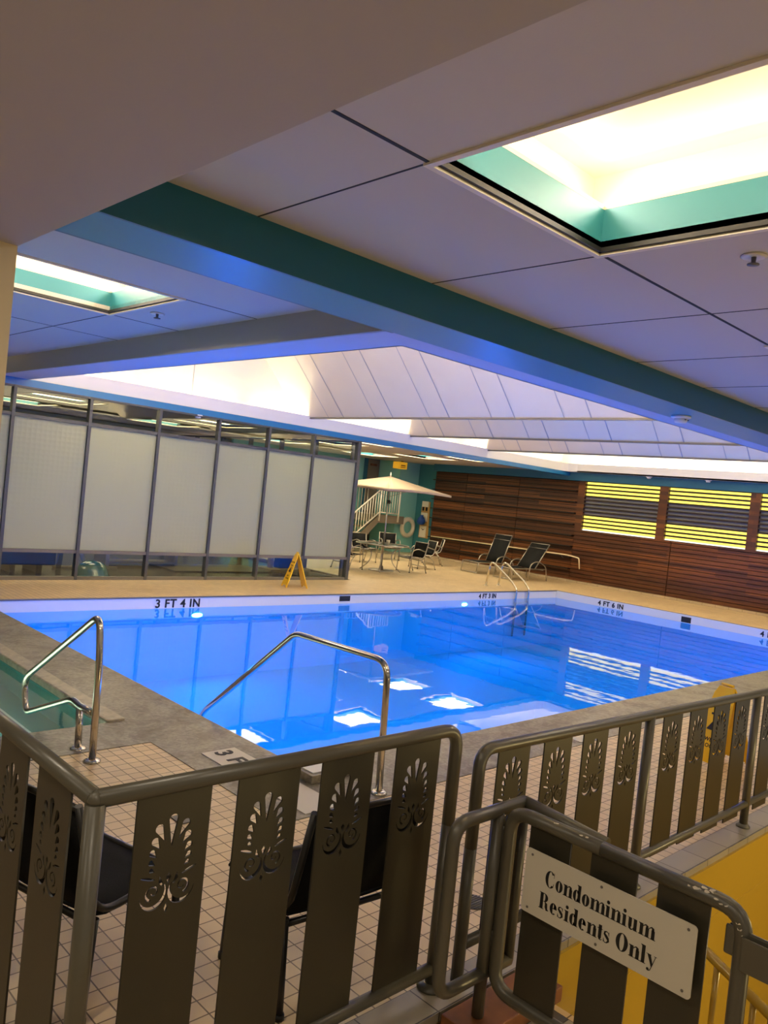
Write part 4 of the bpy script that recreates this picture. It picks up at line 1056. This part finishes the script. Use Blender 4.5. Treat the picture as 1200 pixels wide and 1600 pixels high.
# ------------------------------------------------------------------ ceiling devices
def dome(loc, s, label, cat, dark=False):
    r = empty('smoke_detector' if cat == 'smoke detector' else ('dome_camera' if cat == 'camera' else 'sprinkler'), loc, 0, label, cat)
    if cat == 'sprinkler':
        MB().lathe([(0, 0), (.055, 0), (.06, -.006), (.045, -.012), (.03, -.008), (0, -.008)], n=24).build('escutcheon', M['railwhite'], r)
        MB().lathe([(0, -.008), (.012, -.008), (.010, -.035), (.028, -.04), (.028, -.045), (0, -.047)], n=16).build('sprinkler_head', M['framegrey'], r)
    else:
        MB().lathe([(0, 0), (.075*s, 0), (.078*s, -.014*s), (.055*s, -.022*s), (0, -.022*s)], n=28).build('base', M['white'], r)
        MB().lathe([(0, -.022*s), (.05*s, -.022*s), (.05*s, -.042*s), (.042*s, -.055*s), (0, -.06*s)], n=28).build('body', M['white'] if not dark else M['framegrey'], r)
        MB().box((-.03*s, -.0535*s, -.036*s), (-.012*s, -.046*s, -.028*s)).box((.012*s, -.0535*s, -.036*s), (.03*s, -.046*s, -.028*s)).build('vent_slots', M['framegrey'], r)
    return r
dome((7.51, 3.70, ZB), 1.25, 'round white smoke detector under the blue beam at the right', 'smoke detector')
dome((3.80, 1.60, ZC), 1, 'chrome sprinkler head right of the large bright skylight', 'sprinkler')
dome((3.14, 6.2, ZC), 1, 'small sprinkler head beside the small left skylight', 'sprinkler')
dome((6.83, 11.72, 2.75), 1.0, 'small dome camera under the blue header above the glass partition', 'camera')
dome((17.79, 9.4, ZS), 1.0, 'small white dome detector over the first lit louvre', 'smoke detector')
dome((17.79, 7.95, ZS), 1.0, 'small white dome detector over the second lit louvre', 'smoke detector')
dn = empty('floor_drain', (2.82, 2.095, .0), 0, 'small round slotted drain in the beige tile deck', 'drain')
MB().lathe([(0, 0), (.065, 0), (.065, .003), (0, .003)], n=24).build('rim', M['framegrey'], dn)
d_ = MB()
for k in range(-4, 5):
    w2 = math.sqrt(max(0, .06**2-(k*.013)**2)); d_.box((-w2, k*.013-.003, .003), (w2, k*.013+.003, .0045))
d_.build('grate_slots', M['black'], dn)
tag(MB().box((2.12, 3.42, 0), (2.26, 3.52, .006)).build('skimmer_lid', M['framegrey'], None, bevel=.002), 'small dark rectangular floor lid on the beige tiles behind the rail', 'floor lid')

# ------------------------------------------------------------------ gym beyond the glass
em = empty('exercise_machine', (4.55, 12.7, 0), 0, 'bulky dark navy exercise machine behind the left panes', 'exercise machine')
MB().box((-.45, -.35, .12), (.42, .35, .42)).box((-.45, -.35, .42), (.30, .30, .50)).build('body', M['navy'], em, bevel=.03)
MB().box((-.25, -.3, 0.001), (-.17, .3, .12)).box((.15, -.3, .001), (.23, .3, .12)).build('feet', M['black'], em)
MB().box((.30, -.05, .45), (.42, .05, 1.0)).build('upright', M['framegrey'], em)
MB().box((-.5, -.30, .55), (.35, .30, .78)).build('padded_bed', mat('purple_vinyl', (.20, .10, .16), .5), em, bevel=.03)
wb = empty('weight_bench', (5.25, 12.9, 0), 0, 'grey angled steel bench leg behind the second pane', 'weight bench')
MB().obox((0, 0, .26), (.07, .06, .52), Matrix.Rotation(.08, 3, 'Y')).build('leg', M['framegrey'], wb)
MB().box((-.15, -.1, .48), (.9, .12, .56)).build('bench_pad', M['navy'], wb, bevel=.02)
MB().obox((.35, .05, .27), (.05, .05, .58), Matrix.Rotation(-.5, 3, 'Y')).box((.75, -.05, .001), (.82, .05, .48)).box((-.1, .0, .001), (1.0, .05, .04)).build('bench_frame', M['alu'], wb)
bb = tag(MB().lathe([(0, .001), (.26, .001), (.27, .03), (.25, .06), (.235, .12), (.19, .19), (.12, .235), (0, .255)], n=32).build('balance_ball', M['gymball']), 'glossy teal half balance ball on the gym floor', 'balance ball'); bb.location = (5.42, 12.05, 0)
dk = empty('dumbbell_rack', (6.9, 13.5, 0), 0, 'dumbbell rack with dark weights behind the second and third panes', 'rack')
MB().box((-.7, -.2, .05), (.7, .2, .08)).box((-.7, -.18, .28), (.7, .18, .31)).box((-.72, -.2, .001), (-.66, .2, .6)).box((.66, -.2, .001), (.72, .2, .6)).build('rack_frame', M['alu'], dk)
for k in range(6): tag(MB().lathe([(0, -.13), (.07, -.13), (.07, -.04), (.02, -.04), (.02, .04), (.07, .04), (.07, .13), (0, .13)], n=10).build('dumbbell', M['navy']), 'dark dumbbell lying on the rack behind the glass', 'dumbbell', 'dumbbells on the gym rack').location = (6.35+k*.2, 13.5, .382)
for o in list(bpy.data.objects):
    if o.name.startswith('dumbbell') and 'rack' not in o.name: o.rotation_euler = (PI/2, 0, 0)
cm = empty('cable_machine', (9.85, 13.0, 0), 0, 'dark cable exercise machine behind the right panes', 'exercise machine')
MB().box((-.35, -.05, .001), (-.27, .05, 1.9)).box((.27, -.05, .001), (.35, .05, 1.9)).box((-.35, -.05, 1.84), (.35, .05, 1.9)).box((-.5, -.3, .001), (.5, .3, .05)).build('machine_frame', M['alu'], cm)
MB().box((-.15, -.1, .05), (.15, .1, .9)).build('weight_stack', M['navy'], cm)
tag(MB().box((9.5, 12.0, .001), (10.35, 12.6, .03)).build('floor_mat', M['black'], None, bevel=.005), 'black rubber mat behind the last glass pane', 'mat')
tag(MB().box((7.2, 12.6, .001), (9.3, 13.6, .02)).build('floor_mat', mat('dark_grey_mat', (.05, .05, .06), .3), None, bevel=.005), 'wide dark glossy exercise mat on the gym floor', 'mat')
# pale topped block at the near pool corner
pb = struct(empty('trim_9', (3.24, 3.68, .004)))
MB().box((-.20, -.16, 0), (.22, .09, .05)).build('stone_side', M['stone'], pb, bevel=.004)
MB().box((-.17, -.13, .05), (.19, .07, .056)).build('pale_lid', M['gutter'], pb, bevel=.002)
